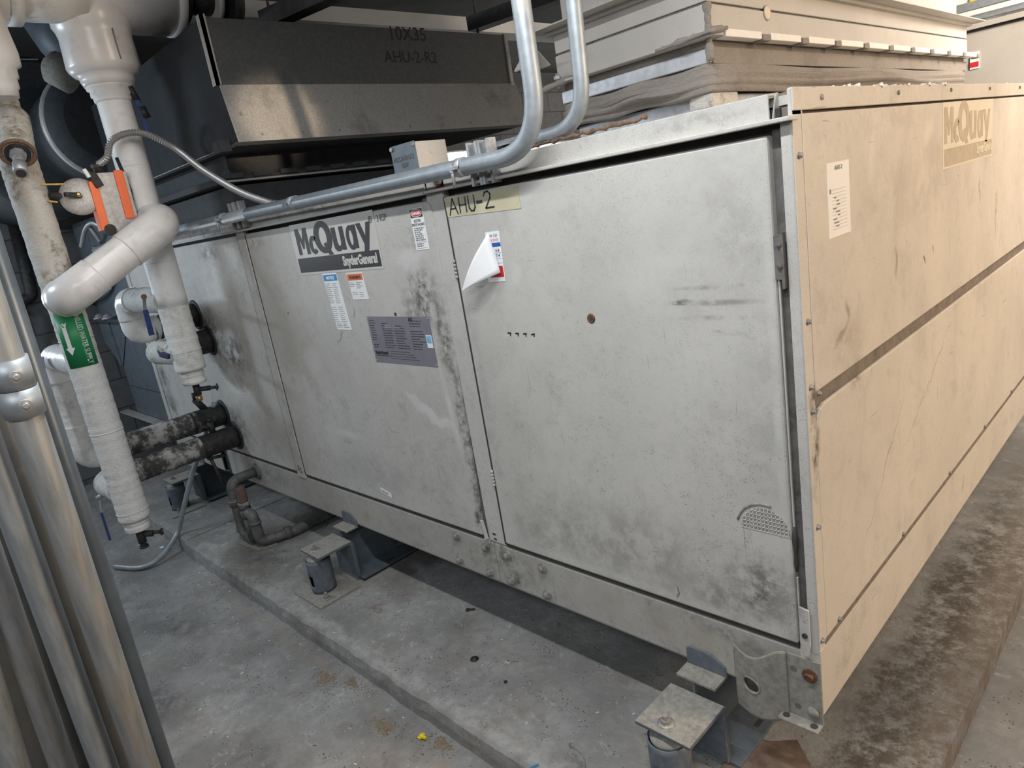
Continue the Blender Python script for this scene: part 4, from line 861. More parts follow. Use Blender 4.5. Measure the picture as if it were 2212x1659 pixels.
# upper pair -> return riser
t, b = branch('coil_pipe', 'second highest coil pipe, with a blue lever, just right below the white box elbow', -3.415, .884, -.3, BY, 0)
b('insulation', MB().tube(resample([(-3.415, -.012, .884), (-3.415, -.16, .884)], .02), .068, 28), M['black'], 'bare black end at the panel')
b('insulation', wrapmesh(fillet([(-3.415, -.15, .884), (-3.415, -.312, .895), (AX, BY-.02, .895)], .09, 10), .062, 28, .0015), M['moldy'], 'mildewed elbow')
b('valve_handle', MB().extrude([at(345, 756, 'y', -.40), at(368, 765, 'y', -.40), at(368, 775, 'y', -.40), at(350, 770, 'y', -.40)], (.0, -.012, 0)), M['navy'], 'blue lever'); b('valve_stem', MB().cyl(at(349, 756, 'y', -.37), at(349, 756, 'y', -.41), .012, n=10), M['bolt'])
t, b = branch('coil_pipe', 'highest coil pipe, a square white loop with a long blue lever', -3.519, 1.034, -.3, BY, 0)
b('insulation', MB().tube(resample([(-3.519, -.012, 1.034), (-3.519, -.12, 1.034)], .02), .068, 28), M['black'], 'bare black end at the panel')
b('insulation', wrapmesh([(-3.519, -.10, 1.02), (-3.519, -.26, 1.01)], .066, 27, .003), M['grimy'], 'dirty grey length')
b('insulation', wrapmesh(fillet([(-3.519, -.22, 1.015), (-3.519, -.335, 1.01), (-3.519, -.335, 1.09)], .07, 10), .068, 28, .0008), M['white'], 'white lower elbow')
b('insulation', wrapmesh(fillet([(-3.519, -.335, 1.08), (-3.519, -.335, 1.185), (-3.42, -.325, 1.185)], .07, 10), .069, 29, .0008), M['pvc'], 'white upper elbow')
b('insulation', wrapmesh([(-3.43, -.325, 1.185), (AX, BY-.02, 1.175)], .066, 30, .0015), M['moldy'], 'mildewed leg')
b('valve_stem', MB().cyl(at(311, 641, 'y', -.375), at(311, 641, 'y', -.45), .013, n=12), M['rust']); b('valve_handle', MB().beam(at(311, 638, 'y', -.44), at(313, 673, 'y', -.44), .016, .004, (1, 0, 0)), M['zinc'], 'bare metal lever shank')
b('handle_grip', MB().beam(at(313, 670, 'y', -.44), at(328, 724, 'y', -.44), .024, .008, (1, 0, 0)), M['navy'], 'long blue lever grip')

# dish valve, yellow levers
t = empty('dish_valve', (-3.1, -.5, 1.6), 'round grey metal dish on a short black nipple, left of the orange actuator', 'valve')
dc = at(172, 424, 'x', -3.02); dn = (CAM-dc).normalized()+V(.1, -.1, .25); dn.normalize()
ap('dish', MB().lathe(dc, dn, [(-.018, .078), (-.012, .083), (-.004, .082), (.004, .065), (.010, .030)], 40), M['duct'], None, t)
ap('stem', MB().cyl(dc-V(.03, 0, 0), at(106, 424, 'x', -3.06), .018, n=16).cyl(dc+dn*.012, dc+dn*.035, .012, n=10).beam(dc+dn*.03, at(140, 420, 'x', -2.98), .022, .018), M['black'], None, t)
ap('hub_nut', MB().hexbolt(dc+dn*.03, dn, .013, .012), M['brass'], None, t)
ap('yellow_lever', MB().beam(at(88, 399, 'x', -2.97), at(140, 398, 'x', -2.97), .022, .006), M['yellow'], 'yellow lever', t); ap('yellow_lever', MB().beam(at(104, 434, 'x', -3.03), at(124, 437, 'x', -3.03), .012, .006), M['yellow'], 'yellow lever', t)
# actuator
t = empty('valve_actuator', (-3.05, -.4, 1.6), 'orange and grey motorised valve actuator box beside the white riser', 'actuator')
def rot_box(name, c, hx_, hy_, hz_, m, tilt, lab=None, bevel=.003, par=None):
    Rm = Matrix.Rotation(tilt, 3, 'X'); c = Vector(c); cs = []
    for sz in (-1, 1):
        for sx_, sy_ in ((-1, -1), (1, -1), (1, 1), (-1, 1)): cs.append(c+Rm @ Vector((sx_*hx_, sy_*hy_, sz*hz_)))
    mb = MB(); mb.obox(cs); return ap(name, mb, m, lab, par or t, bevel)
ac = at(250, 438, 'x', -3.04); tl = -.02
rot_box('housing', ac, .035, .070, .135, M['zinc'], tl, 'grey housing')
rot_box('side_cover', ac+V(.036, .035, .03), .006, .020, .110, M['orange'], tl, 'orange stripe'); rot_box('side_cover', ac+V(.020, -.085, -.01), .030, .018, .110, M['orange'], tl, 'orange edge cover')
rot_box('release_lever', ac+V(.052, -.070, .105), .008, .018, .035, M['black'], .3, 'black release lever'); rot_box('release_lever', ac+V(.058, -.10, .135), .008, .008, .02, M['paper'], .3, 'white knob')
ap('dial', MB().cyl(ac+V(.04, -.070, -.120), ac+V(.052, -.070, -.120), .026, n=22), M['black'], None, t)
ap('conduit_fitting', MB().cyl(ac+V(0, -.03, .135), ac+V(0, -.035, .185), .020, n=18).cyl(ac+V(0, -.035, .16), ac+V(0, -.035, .175), .025, n=8), M['black'], None, t)
ap('cable', MB().tube([ac+V(.0, .065, -.10), ac+V(.01, .075, .05), ac+V(.0, .06, .20)], .008, 10), M['black'], None, t)
# flexible conduits
def flexible(name, pts, r, label):
    q = resample(spline(pts, 12), .0055); rad = [r if i % 2 else r*.74 for i in range(len(q))]
    mb = MB().tube(q, r, 12, True, rad); mb.sm = [False]*len(mb.sm); return tag(mb.build(name, M['aniso']), label, 'flexible conduit')
flexible('flexible_conduit', [ac+V(0, -.035, .17), at(231, 340, 'x', -2.99), at(240, 306, 'x', -2.97), at(275, 288, 'x', -2.94), at(320, 291, 'x', -2.91), at(380, 322, 'y', -.12), at(440, 368, 'y', -.09), at(515, 413, 'y', -.06), at(578, 437, 'y', -.03), at(602, 440, 'y', .0)], .0165, 'silver flexible conduit looping over the white riser from the orange actuator')
flexible('flexible_conduit', [at(176, 532, 'y', -.075), at(184, 497, 'y', -.085), at(200, 482, 'y', -.085), at(232, 498, 'y', -.08), at(262, 512, 'y', -.075)], .016, 'short grey flexible conduit arching below the orange actuator')
flexible('flexible_conduit', [at(192, 487, 'y', -.07), at(205, 505, 'y', -.065), at(218, 524, 'y', -.06)], .015, 'shorter straight flexible conduit just under the arching one')
flexible('flexible_conduit', [at(205, 532, 'y', -.04), at(214, 570, 'y', -.03), at(218, 605, 'y', -.03), at(212, 628, 'y', -.03), at(196, 645, 'y', -.03), at(172, 650, 'y', -.03)], .018, 'grey flexible conduit curling out behind the white diagonal pipe')

# ---------------------------------------------------------------- conduits and struts on the unit
cdt = empty('steel_conduit', (-2.0, -.06, 1.5), 'long steel conduit running along the front top of the air handler, then turning up', 'conduit')
path = fillet([(-4.9, -.062, 1.505), (-2.4, -.062, 1.506), (-.628, -.062, 1.488), (-.615, -.066, 2.95)], [.02, .16], 16)
ap('tube', MB().tube(path, .0245, 26), M['emt'], None, cdt)
for x in (-1.97, -1.115 + 0, -3.60): ap('coupling', MB().cyl((x-.02, -.062, 1.5035 if x < -1.5 else 1.495), (x+.02, -.062, 1.503 if x < -1.5 else 1.4945), .0275, n=26), M['emt'], None, cdt) if x != -1.115 else None
text('5/17 12', .016, M['ink'], cdt, (-2.02, -.0905, 1.498), (1, 0, 0), ZU, name='handwriting')
for x in (-.945, -2.66):
    zc = 1.491 if x > -1 else 1.507
    ap('pipe_strap', MB().cyl((x-.014, -.062, zc), (x+.014, -.062, zc), .0275, n=26).box(x-.014, x+.014, -.125 if False else -.105, -.062, zc-.005, zc+.003), M['zinc'], None, cdt)
    ap('strap_bolt', MB().cyl((x-.004, -.098, zc+.010), (x-.004, -.098, zc-.055), .005, n=10).hexbolt((x-.004, -.098, zc-.005), (0, 0, -1), .008, .007), M['zinc'], None, cdt)
c2 = empty('steel_conduit', (-.5, .04, 1.55), 'thinner steel conduit bending up from the top of the air handler', 'conduit')
vx = at(1290, 180, 'y', .04).x
path = fillet([(-.92, .045, 1.528), (-.80, .045, 1.528), (vx-.055, .042, 1.530), (vx, .040, 2.95)], [.01, .17], 16)
ap('tube', MB().tube(path, .0205, 24), M['emt'], None, c2); ap('coupling', MB().cyl((-.80, .045, 1.5285), (-.755, .045, 1.529), .0235, n=24), M['emt'], None, c2)
def strut(x0, x1, z0, z1, label):
    t = empty('strut_channel', ((x0+x1)/2, -.02, z0), label, 'strut channel'); w_ = (x1-x0)/2
    for k in range(2):
        a = x0+k*w_; b = a+w_-.002; s_ = 1 if k else -1
        pts = [(a, -.002), (a, -.034), (a+.010, -.034), (a+.010, -.026), (a+.004, -.026), (a+.004, -.006), (b-.004, -.006), (b-.004, -.026), (b-.010, -.026), (b-.010, -.034), (b, -.034), (b, -.002)]
        ap('channel', MB().extrude([(p, q, z0) for p, q in pts], (0, 0, z1-z0)), M['zinc'], None, t)
    return t
strut(-.945, -.848, 1.433, 1.556, 'short galvanised strut piece clamped over the door corner, right of the junction box')
strut(-2.655, -2.535, 1.452, 1.572, 'short galvanised strut piece at the left end of the logo door')
j = empty('junction_box', (-1.32, .1, 1.51), 'small grey metal junction box with marker writing on top of the air handler', 'junction box')
ap('box_body', MB().box(-1.388, -1.262, .034, .165, 1.505, 1.612), M['beige'], None, j, .002); ap('cover', MB().box(-1.396, -1.262, .028, .033, 1.505, 1.615), M['bluegrey'], 'grey cover', j, .001)
for y, z in ((.10, 1.585), (.105, 1.545)): ap('knockout', MB().lathe((-1.262, y, z), (1, 0, 0), [(0, .016), (.0015, .0155)], 24), M['beige'], None, j)
ap('cover_screw', MB().cyl((-1.387, .028, 1.605), (-1.387, .022, 1.605), .007, n=12), M['bolt'], None, j); ap('cover_screw', MB().cyl((-1.268, .03, 1.605), (-1.266, .024, 1.605), .006, n=12), M['bolt'], None, j)
text('MCCA/AHU-2\n460V', .022, M['pencil'], j, (-1.330, .0265, 1.562), XR, ZU, sx=.85, align='CENTER', name='handwriting')
# ---------------------------------------------------------------- ducts over the left of the unit
D = empty('rectangular_duct', (-3.2, .9, 1.82), 'big rectangular steel duct hung over the air handler, marked in marker pen', 'duct')
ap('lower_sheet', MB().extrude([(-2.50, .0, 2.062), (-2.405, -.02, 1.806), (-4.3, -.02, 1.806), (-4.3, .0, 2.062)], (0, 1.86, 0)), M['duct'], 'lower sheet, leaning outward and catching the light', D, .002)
ap('upper_sheet', MB().box(-4.3, -2.504, .002, 1.84, 2.062, 2.335), M['duct_shaded'], 'upper sheet, painted darker for shade', D, .002)
ap('corner_angle', MB().box(-2.54, -2.494, -.012, .002, 2.06, 2.345).box(-2.506, -2.494, -.012, .010, 2.06, 2.345), M['duct'], None, D)
ap('end_flange', MB().box(-4.3, -2.495, 1.82, 1.845, 1.81, 2.34), M['duct'], None, D); ap('end_shade_sheet', MB().extrude([(-4.3, -.024, 1.81), (-2.41, -.024, 1.81), (-2.504, -.004, 2.062), (-2.504, -.004, 2.333), (-4.3, -.004, 2.333), (-4.3, -.004, 2.062)], (0, .003, 0)), M['ductend_shade'], 'front end, painted dark for shade', D)
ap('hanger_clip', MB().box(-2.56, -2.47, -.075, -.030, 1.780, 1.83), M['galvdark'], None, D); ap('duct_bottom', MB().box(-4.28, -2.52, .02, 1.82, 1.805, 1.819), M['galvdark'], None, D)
for y in (.04, .10, .30, .50, .71, .93, 1.15, 1.36, 1.58): ap('duct_screw', MB().lathe((-2.413 if y > .05 else -2.445, y, 1.835 if y > .05 else 1.93), (1, 0, 0), [(0, .006), (.003, .004)], 10), M['bolt'], None, D)
YD = Vector((0, 1, 0))
text('10X35', .095, M['ink'], D, at(840, 85, 'x', -2.503), YD, ZU, name='handwriting', sx=1.0); text('AHU-2-R2', .082, M['ink'], D, at(832, 134, 'x', -2.503), YD, ZU, name='handwriting', sx=1.0)
Dk = empty('flex_connection', (-3.3, .8, 1.5), 'dark flexible duct connection between the air handler and the big steel duct', 'duct')
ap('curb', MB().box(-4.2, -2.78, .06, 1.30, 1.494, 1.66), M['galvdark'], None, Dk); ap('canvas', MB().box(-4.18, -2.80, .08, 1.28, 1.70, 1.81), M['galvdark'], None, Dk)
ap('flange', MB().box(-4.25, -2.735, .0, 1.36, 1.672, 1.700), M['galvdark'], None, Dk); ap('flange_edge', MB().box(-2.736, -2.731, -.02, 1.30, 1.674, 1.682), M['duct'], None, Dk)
for k in range(9): ap('cleat', MB().box(-2.745, -2.722, .02+k*.145, .11+k*.145, 1.690, 1.712), M['galvdark'], None, Dk)
# ceiling beam and trapeze hangers
def single(name, mb, m, label, cat, group=None, bevel=0):
    o = mb.build(name, m, None, bevel); return tag(o, label, cat, group)
single('ceiling_beam', MB().box(-4.0, -3.8, .5, 7.2, 2.748, 2.85), M['beam'], 'pale horizontal beam seen above the big steel duct', 'beam')
for (a, b) in (((576, 45), (700, -12)), ((1018, 54), (1215, -20))):
    pa = at(a[0], a[1], 'z', 2.45)
    pb = Vector((pa.x+1.2, pa.y+.25, 2.45)); o = MB().beam(pa, pb, .09, .08).build('hanger_strut', M['strut']); tag(o, 'dark strut hanger over the steel duct, ' + ('left one near the header valve' if a[0] < 800 else 'right one beside the tall conduits'), 'hanger')
    rod = MB().cyl(pa+V(.05, 0, -.06), pa+V(.05, 0, .52), .007, n=10).build('hanger_rod', M['strut'], o)
# round duct, upper left
R_ = empty('round_duct', (-4.8, 0, 2.3), 'dark fat round duct behind the white risers, upper left', 'duct')
rc = at(235, 262, 'x', -4.3)
ap('drum', MB().lathe((-5.9, rc.y-.22, rc.z+.02), (1, 0, 0), [(0, .50), (1.0, .50), (1.03, .46)], 44), M['galvdark'], None, R_); ap('collar', MB().lathe((-4.9, rc.y, rc.z), (1, 0, 0), [(0, .33), (.52, .33), (.56, .31), (.60, .24)], 44), M['galvdark'], None, R_)
ap('rim', MB().lathe((-4.42, rc.y, rc.z), (1, 0, 0), [(0, .33), (.0, .345), (.04, .345), (.045, .325)], 44), M['duct'], 'paler rim', R_)
# white duct elbow and lamp-shaped fitting behind
single('duct_elbow', MB().lathe(at(105, 60, 'x', -4.2)+V(0, 0, .15), (.2, .25, -1), [(0, .16), (.25, .15), (.42, .11), (.45, .05)], 26), M['bluegrey'], 'grey rounded duct boot hanging behind the white header', 'duct')
single('pipe_saddle', MB().lathe(at(100, 140, 'x', -4.0), (.5, .6, -.5), [(0, .05), (.03, .09), (.14, .10), (.17, .02)], 14), M['isodust'], 'dusty hanging fitting between the two risers', 'fitting')
single('support_rod', MB().cyl(at(30, 128, 'x', -3.9), at(82, 128, 'x', -3.9), .004, n=8), M['zinc'], 'thin bare rod between the risers at the upper left', 'rod')
# grey cabinet and wall pipe at the far end
Cb = empty('grey_cabinet', (-5.1, .3, .2), 'blue-grey sheet metal casing beyond the far end of the air handler', 'cabinet')
ap('casing', MB().box(-5.50, -4.66, .03, 1.2, .215, .985), M['bluegrey'], None, Cb, .004); ap('casing', MB().extrude([(-5.78, .02, .96), (-5.78, .02, .80), (-5.50, .02, .60), (-5.50, .02, .96)], (0, .9, 0)), M['bluegrey'], None, Cb)
ap('upper_casing', MB().box(-5.85, -4.66, .06, 1.2, 1.0, 1.75), M['bluegrey'], None, Cb, .004); ap('ledge', MB().box(-5.82, -4.66, -.03, .05, .975, 1.0), M['galvdark'], None, Cb)
ap('fold_line', MB().beam((-5.49, .027, .60), (-5.03, .027, .97), .003, .006, (0, 1, 0)), M['gap'], None, Cb); ap('corner_bead', MB().box(-4.685, -4.665, .015, .03, .21, 1.40), M['duct'], None, Cb)
ap('fold_line', MB().box(-5.49, -4.68, .027, .031, .44, .445), M['galvdark'], None, Cb)
for x in (-5.60, -5.36): ap('dome_nut', MB().lathe((x, -.005, 1.0), (0, 0, 1), [(0, .045), (.012, .045), (.014, .034), (.03, .028), (.04, .006)], 24), M['zinc'], None, Cb)
ap('bottom_angle', MB().extrude([(-5.9, -.03, .205), (-4.66, -.03, .205), (-4.66, .02, .19), (-5.3, .02, .08), (-5.55, .02, .15)], (0, .012, 0)), M['galvdark'], None, Cb)
ap('ledge', MB().box(-5.75, -4.66, -.035, .03, .200, .212), M['duct'], None, Cb)
Wp = empty('wall_pipe', (-5.8, -.55, 1.0), 'dark iron pipe turning along the block wall at the left edge', 'pipe')
w0 = at(70, 640, 'x', -5.85); ap('pipe', MB().tube(fillet([at(30, 480, 'x', -5.85), w0, at(22, 662, 'x', -5.85)], .06, 8), .045, 18), M['black'], None, Wp)
ap('drop', MB().cyl(at(47, 665, 'x', -5.8), at(56, 715, 'x', -5.8), .022, n=12).tube([at(56, 712, 'x', -5.82), at(75, 790, 'x', -5.85), at(105, 870, 'x', -5.85)], .016, 10), M['black'], None, Wp); ap('handle', MB().beam(at(49, 672, 'x', -5.78), at(58, 698, 'x', -5.78), .05, .02, (1, 0, 0)), M['yellow'], 'yellow lever', Wp)
single('wall_bracket', MB().beam(at(140, 980, 'x', -5.9), at(230, 960, 'x', -5.9), .06, .05).build('x', M['strut']) and MB().beam(at(140, 980, 'x', -5.88), at(230, 960, 'x', -5.88), .06, .05), M['beam'], 'low pale ledge against the block wall behind the white loop', 'ledge')
for o in [q for q in bpy.data.objects if q.name.startswith('x')]: bpy.data.objects.remove(o)

# ---------------------------------------------------------------- duct hood on the right of the unit roof
Hd = empty('duct_hood', (-.7, 1.8, 1.5), 'large dusty beige duct hood with sagging canvas on top of the air handler', 'duct')
hx1, hy0, hy1, hx0 = -.40, .42, 3.05, -.94
def ring_box(name, z0, z1, grow, m, lab=None, bevel=.003, y0=hy0, y1=hy1, x0=hx0, x1=hx1):
    return ap(name, MB().box(x0-grow, x1+grow, y0-grow, y1+grow, z0, z1), m, lab, Hd, bevel)
ring_box('curb', 1.494, 1.575, -.03, M['foil'], 'pale metal curb')
ring_box('insulation_lump', 1.535, 1.58, -.018, M['rotten'], None, .006, y0=.41, y1=.60, x0=-.50, x1=-.39)
# sagging canvas: four sided sleeve with a bulge
rows = 12; per = []
def sleeve_ring(g, wob, z):
    out = []; n = 18; c = [(hx0-g, hy0-g), (hx1+g, hy0-g), (hx1+g, hy1+g), (hx0-g, hy1+g)]
    for k in range(4):
        a, b_ = c[k], c[(k+1) % 4]
        for i in range(n):
            q_ = i/n; px_ = a[0]+(b_[0]-a[0])*q_; py_ = a[1]+(b_[1]-a[1])*q_; nx_, ny_ = [(0, -1), (1, 0), (0, 1), (-1, 0)][k]
            e = math.sin(PI*q_); w_ = wob*(.35+.65*e**.4)*(1+.35*math.sin(q_*9+k*2+z*60)); out.append((px_+nx_*w_, py_+ny_*w_, z+.004*math.sin(q_*14+k)))
    return out
zs = [1.572+(1.652-1.572)*i/rows for i in range(rows+1)]
rings = [sleeve_ring(-.006, .042*math.sin(PI*min(1, (i+.3)/rows))+.010*math.sin(i*1.9), z) for i, z in enumerate(zs)]
mb = MB(); n = len(rings[0]); mb.add([p for r_ in rings for p in r_], [(i*n+k, i*n+(k+1) % n, (i+1)*n+(k+1) % n, (i+1)*n+k) for i in range(rows) for k in range(n)], True)
ap('canvas_sleeve', mb, M['canvas'], None, Hd)
ring_box('metal_strip', 1.652, 1.690, .0, M['foil']); ap('strip_cover', MB().box(hx1-.001, hx1+.002, hy0+.012, hy1, 1.650, 1.692), M['canvas'], None, Hd); ring_box('frame', 1.690, 1.712, -.008, M['canvas']); ring_box('flange', 1.712, 1.720, .035, M['beige'])
ring_box('duct_panel', 1.722, 1.800, .004, M['beige']); ring_box('seam', 1.796, 1.806, -.003, M['grey_gap']); ring_box('duct_panel', 1.806, 1.866, .002, M['beige'])
ap('top_flange', MB().extrude([(hx0-.05, hy0-.075, 1.874), (hx1+.07, hy0-.075, 1.874), (hx1+.07, hy1+.07, 1.874), (hx0-.05, hy1+.07, 1.874)], (0, 0, .004)), M['beige'], None, Hd)
ap('top_angle', MB().box(hx0-.02, hx1+.02, hy0-.02, hy1+.02, 1.862, 1.874), M['beige'], None, Hd)
ap('upper_duct', MB().box(hx0+.03, hx1-.04, hy0+.05, hy1-.02, 1.876, 2.95), M['beige'], None, Hd); ap('corner_seam', MB().box(hx0+.015, hx0+.05, hy0+.035, hy0+.052, 1.878, 2.95), M['beige'], None, Hd)
ap('flange_angle', MB().extrude([(hx0-.075, hy0-.13, 1.772), (hx0-.075, hy0-.085, 1.815), (hx0-.075, hy0-.035, 1.775), (hx0-.075, hy0-.039, 1.771), (hx0-.075, hy0-.085, 1.808), (hx0-.075, hy0-.126, 1.768)], (.075, 0, 0)), M['beige'], None, Hd)
ap('flange_bolt', MB().cyl((hx0+.01, hy0-.022, 1.70), (hx0+.01, hy0-.022, 1.745), .006, n=10).hexbolt((hx0+.01, hy0-.022, 1.727), (0, 0, 1), .012, .010), M['zinc'], None, Hd); ap('crumpled_seal', MB().lathe((hx0-.055, hy0-.035, 1.705), (1, .1, .12), [(0, .004), (.02, .012), (.06, .009), (.10, .012), (.14, .004)], 7), M['canvas'], None, Hd)
rr = random.Random(4)
for k in range(10):
    y = hy0+.02+k*.27; ap('drive_cleat', MB().box(hx1+.008, hx1+.042, y, y+.21, 1.708, 1.728), M['cardp'], 'dusty pale clip', Hd, .002); ap('cleat_tab', MB().box(hx1+.010, hx1+.046, y+.215, y+.262, 1.704, 1.722), M['canvas'], None, Hd, .003)
mb = MB(); q = resample([(hx1-.14, hy0-.045, 1.714), (hx1+.03, hy0-.045, 1.722), (hx1+.045, hy0+.02, 1.728)], .012); mb.tube(q, .01, 7, True, [.007+rr.uniform(-.004, .004) for _ in q]); ap('crumpled_seal', mb, M['canvas'], None, Hd)
mb = MB(); q = resample([(hx1+.004, hy0-.006, 1.655), (hx1+.006, hy0-.006, 1.80)], .012); mb.tube(q, .01, 7, True, [.010+rr.uniform(-.003, .003) for _ in q]); ap('corner_caulk', mb, M['canvas'], None, Hd)
ap('plugged_hole', MB().lathe((hx1+.004, hy0+.35, 1.795), (1, 0, 0), [(0, .020), (.003, .022), (.004, .014)], 18), M['ghost'], None, Hd)
# loose strip of torn gasket on the roof edge
q = resample([(-.93, .02, 1.505), (-.60, .03, 1.512), (-.36, .02, 1.514)], .01); rr = random.Random(8)
single('torn_gasket', MB().tube([p+V(0, rr.uniform(-.004, .004), rr.uniform(-.003, .003)) for p in q], .004, 6, True, [.004+rr.uniform(-.002, .003) for _ in q]), M['rope'], 'frayed brown gasket strip along the top edge of the air handler', 'gasket')

# ---------------------------------------------------------------- second unit far behind
U2 = empty('far_air_handler', (-.2, 5.2, 0), 'second beige air handling unit, partly seen at the far upper right', 'air handler')
ap('casing', MB().box(-2.4, 2.2, 4.60, 6.2, .3, 1.985), M['beige'], None, U2); ap('rail', MB().box(-2.4, 2.2, 4.56, 4.60, 2.0, 2.035), M['beige'], None, U2); ap('rail', MB().box(-2.4, 2.2, 4.54, 4.58, 2.05, 2.085), M['emt'], None, U2)
ap('gap_strip', MB().box(-2.4, 2.2, 4.59, 4.61, 1.985, 2.0), M['gap'], None, U2); ap('leg', MB().box(-2.3, 2.1, 4.7, 6.1, ZF, .3), M['galvdark'], None, U2)
ap('service_tag', MB().box(at(2095, 130, 'y', 4.59).x, at(2115, 130, 'y', 4.59).x, 4.592, 4.598, at(2100, 150, 'y', 4.59).z, at(2100, 113, 'y', 4.59).z), M['paper'], 'white and red tag', U2); ap('tag_band', MB().box(at(2095, 130, 'y', 4.59).x, at(2114, 130, 'y', 4.59).x, 4.590, 4.592, at(2100, 146, 'y', 4.59).z, at(2100, 135, 'y', 4.59).z), M['red'], None, U2)
ap('roof_rail', MB().beam((-2.4, 4.50, 2.14), (2.2, 4.50, 2.14), .05, .05), M['emt'], None, U2)
Lb = empty('white_casing', (-.4, 4.9, 2.1), 'bright white casing with a yellow label above the far air handler', 'casing')
ap('body', MB().box(-.95, 1.2, 4.75, 5.4, 2.09, 2.6), M['paper'], None, Lb); p_ = at(2095, 18, 'y', 4.745); p2_ = at(2162, 2, 'y', 4.745); ap('yellow_label', MB().box(p_.x, p2_.x, 4.738, 4.749, p_.z, p_.z+.10), M['ywire'], 'yellow label', Lb)

# ---------------------------------------------------------------- bent loose tube, board, small debris
pts = [at(463, 870, 'x', -3.50), at(446, 930, 'x', -3.57), at(428, 985, 'x', -3.62), at(411, 1040, 'x', -3.66), at(396, 1100, 'x', -3.70), at(384, 1150, 'x', -3.74), at(360, 1190, 'z', -.30), at(330, 1216, 'z', -.322), at(295, 1227, 'z', -.328), at(247, 1224, 'z', -.328)]
Tb = empty('bent_tube', (-3.8, -.6, ZF), 'bent loose steel tube leaning behind the coil pipes, its end on the floor', 'tube')
ap('tube', MB().tube(spline(pts, 8), .0145, 16), M['emt'], None, Tb); e = pts[-1]; d_ = (pts[-1]-pts[-2]).normalized(); ap('bore', MB().cyl(e+d_*.0005, e+d_*.001, .0115, n=14), M['gap'], None, Tb)
bc = [at(1578, 1606, 'z', ZP+.016), at(1722, 1597, 'z', ZP+.016), at(1752, 1652, 'z', ZP+.016), at(1740, 1700, 'z', ZP+.016), at(1540, 1700, 'z', ZP+.016)]
single('rusty_board', MB().extrude([(p.x, p.y, ZP) for p in bc], (0, 0, .016)), M['wood'], 'flat rusty board lying on the pad between the nearest isolator and the corner', 'board', None, .002)
def debris(name, mb, m, label, cat): return single(name, mb, m, label, cat)
p = at(914, 1593, 'z', ZF+.008); debris('wire_nut', MB().lathe(p+V(-.014, 0, 0), (1, .15, 0), [(0, .009), (.010, .0095), (.011, .007), (.026, .005)], 12).box(p.x-.016, p.x-.004, p.y-.013, p.y+.013, p.z-.003, p.z+.003), M['ywire'], 'bright yellow plastic wire nut on the floor by the pad', 'wire nut')
p = at(1025, 1424, 'z', ZP); debris('washer', MB().lathe(p, (0, 0, 1), [(0, .017), (.003, .016), (.0035, .005), (.012, .003)], 20), M['black'], 'dark washer with a stem lying on the pad', 'washer')
p = at(1017, 1319, 'z', ZP); debris('metal_scrap', MB().cyl(p+V(-.012, -.006, .005), p+V(.014, .012, .006), .004, n=8).lathe(p+V(-.012, -.006, 0), (0, 0, 1), [(0, .010), (.008, .007)], 12), M['black'], 'small black scrap at the edge of the shade on the pad', 'scrap')
p = at(1092, 1474, 'z', ZP); debris('pebble', MB().lathe(p, (0, 0, 1), [(0, .006), (.004, .007), (.008, .002)], 9), M['black'], 'tiny dark pebble on the pad, between the washer and the nearest isolator', 'pebble')
a, b_ = at(1146, 1657, 'z', ZP+.003), at(1163, 1650, 'z', ZP+.003); debris('wire_scrap', MB().cyl(a, b_, .003, n=8), M['blue'], 'short bit of blue wire at the bottom edge of the photo', 'wire')
for k, (px_, py_, s_) in enumerate(((350, 1183, .018), (362, 1187, .014), (372, 1183, .012))):
    p = at(px_, py_, 'z', ZF); debris('paper_scrap', MB().extrude([p+V(-s_, -s_*.5, .001), p+V(s_*.3, -s_*.7, .004), p+V(s_, s_*.2, .002), p+V(-s_*.2, s_*.6, .005)], (0, 0, .001)), M['paper'], ('largest white paper scrap beside the bent tube', 'middle white paper scrap beside the bent tube', 'small white paper scrap under the bent tube')[k], 'paper scrap')
for k, (px_, py_, s_, lb) in enumerate(((830, 1572, .035, 'round mound of sawdust on the floor left of the yellow wire nut'), (955, 1608, .03, 'sawdust strewn between the yellow wire nut and the pad'), (705, 1465, .035, 'sawdust patch on the floor halfway along the pad'), (760, 1475, .025, 'sawdust patch touching the foot of the pad'))):
    p = at(px_, py_, 'z', ZF); rr = random.Random(k); mb = MB(); n_ = 22; m_ = 7; vs = [(p.x, p.y, ZF+.006)]; ph = rr.uniform(0, 6)
    for j_ in range(1, m_+1):
        for i_ in range(n_):
            a_ = 2*PI*i_/n_; q_ = s_*j_/m_*(1+.25*math.sin(3*a_+ph)+.15*math.sin(7*a_)); vs.append((p.x+q_*1.4*math.cos(a_), p.y+q_*.8*math.sin(a_), ZF+max(-.001, .006*(1-j_/m_)+rr.uniform(-.0012, .0022)) if j_ < m_ else ZF-.001))
    fs = [(0, 1+i_, 1+(i_+1) % n_) for i_ in range(n_)]+[(1+j_*n_+i_, 1+j_*n_+n_+i_, 1+j_*n_+n_+(i_+1) % n_, 1+j_*n_+(i_+1) % n_) for j_ in range(m_-1) for i_ in range(n_)]
    mb.add(vs, fs)
    for i in range(160):
        a_ = rr.uniform(0, 2*PI); q_ = s_*rr.uniform(.3, 1.9); x = p.x+q_*math.cos(a_)*1.5; y = p.y+q_*math.sin(a_)*.8; s2 = rr.uniform(.0006, .0018)
        mb.beam((x, y, ZF+s2*.4), (x+rr.uniform(-.006, .006), y+rr.uniform(-.006, .006), ZF+s2*.4), s2, s2)
    o = debris('sawdust', mb, M['clay'], lb, 'sawdust'); o['kind'] = 'stuff'
rr = random.Random(12); mb = MB(); mb2 = MB()
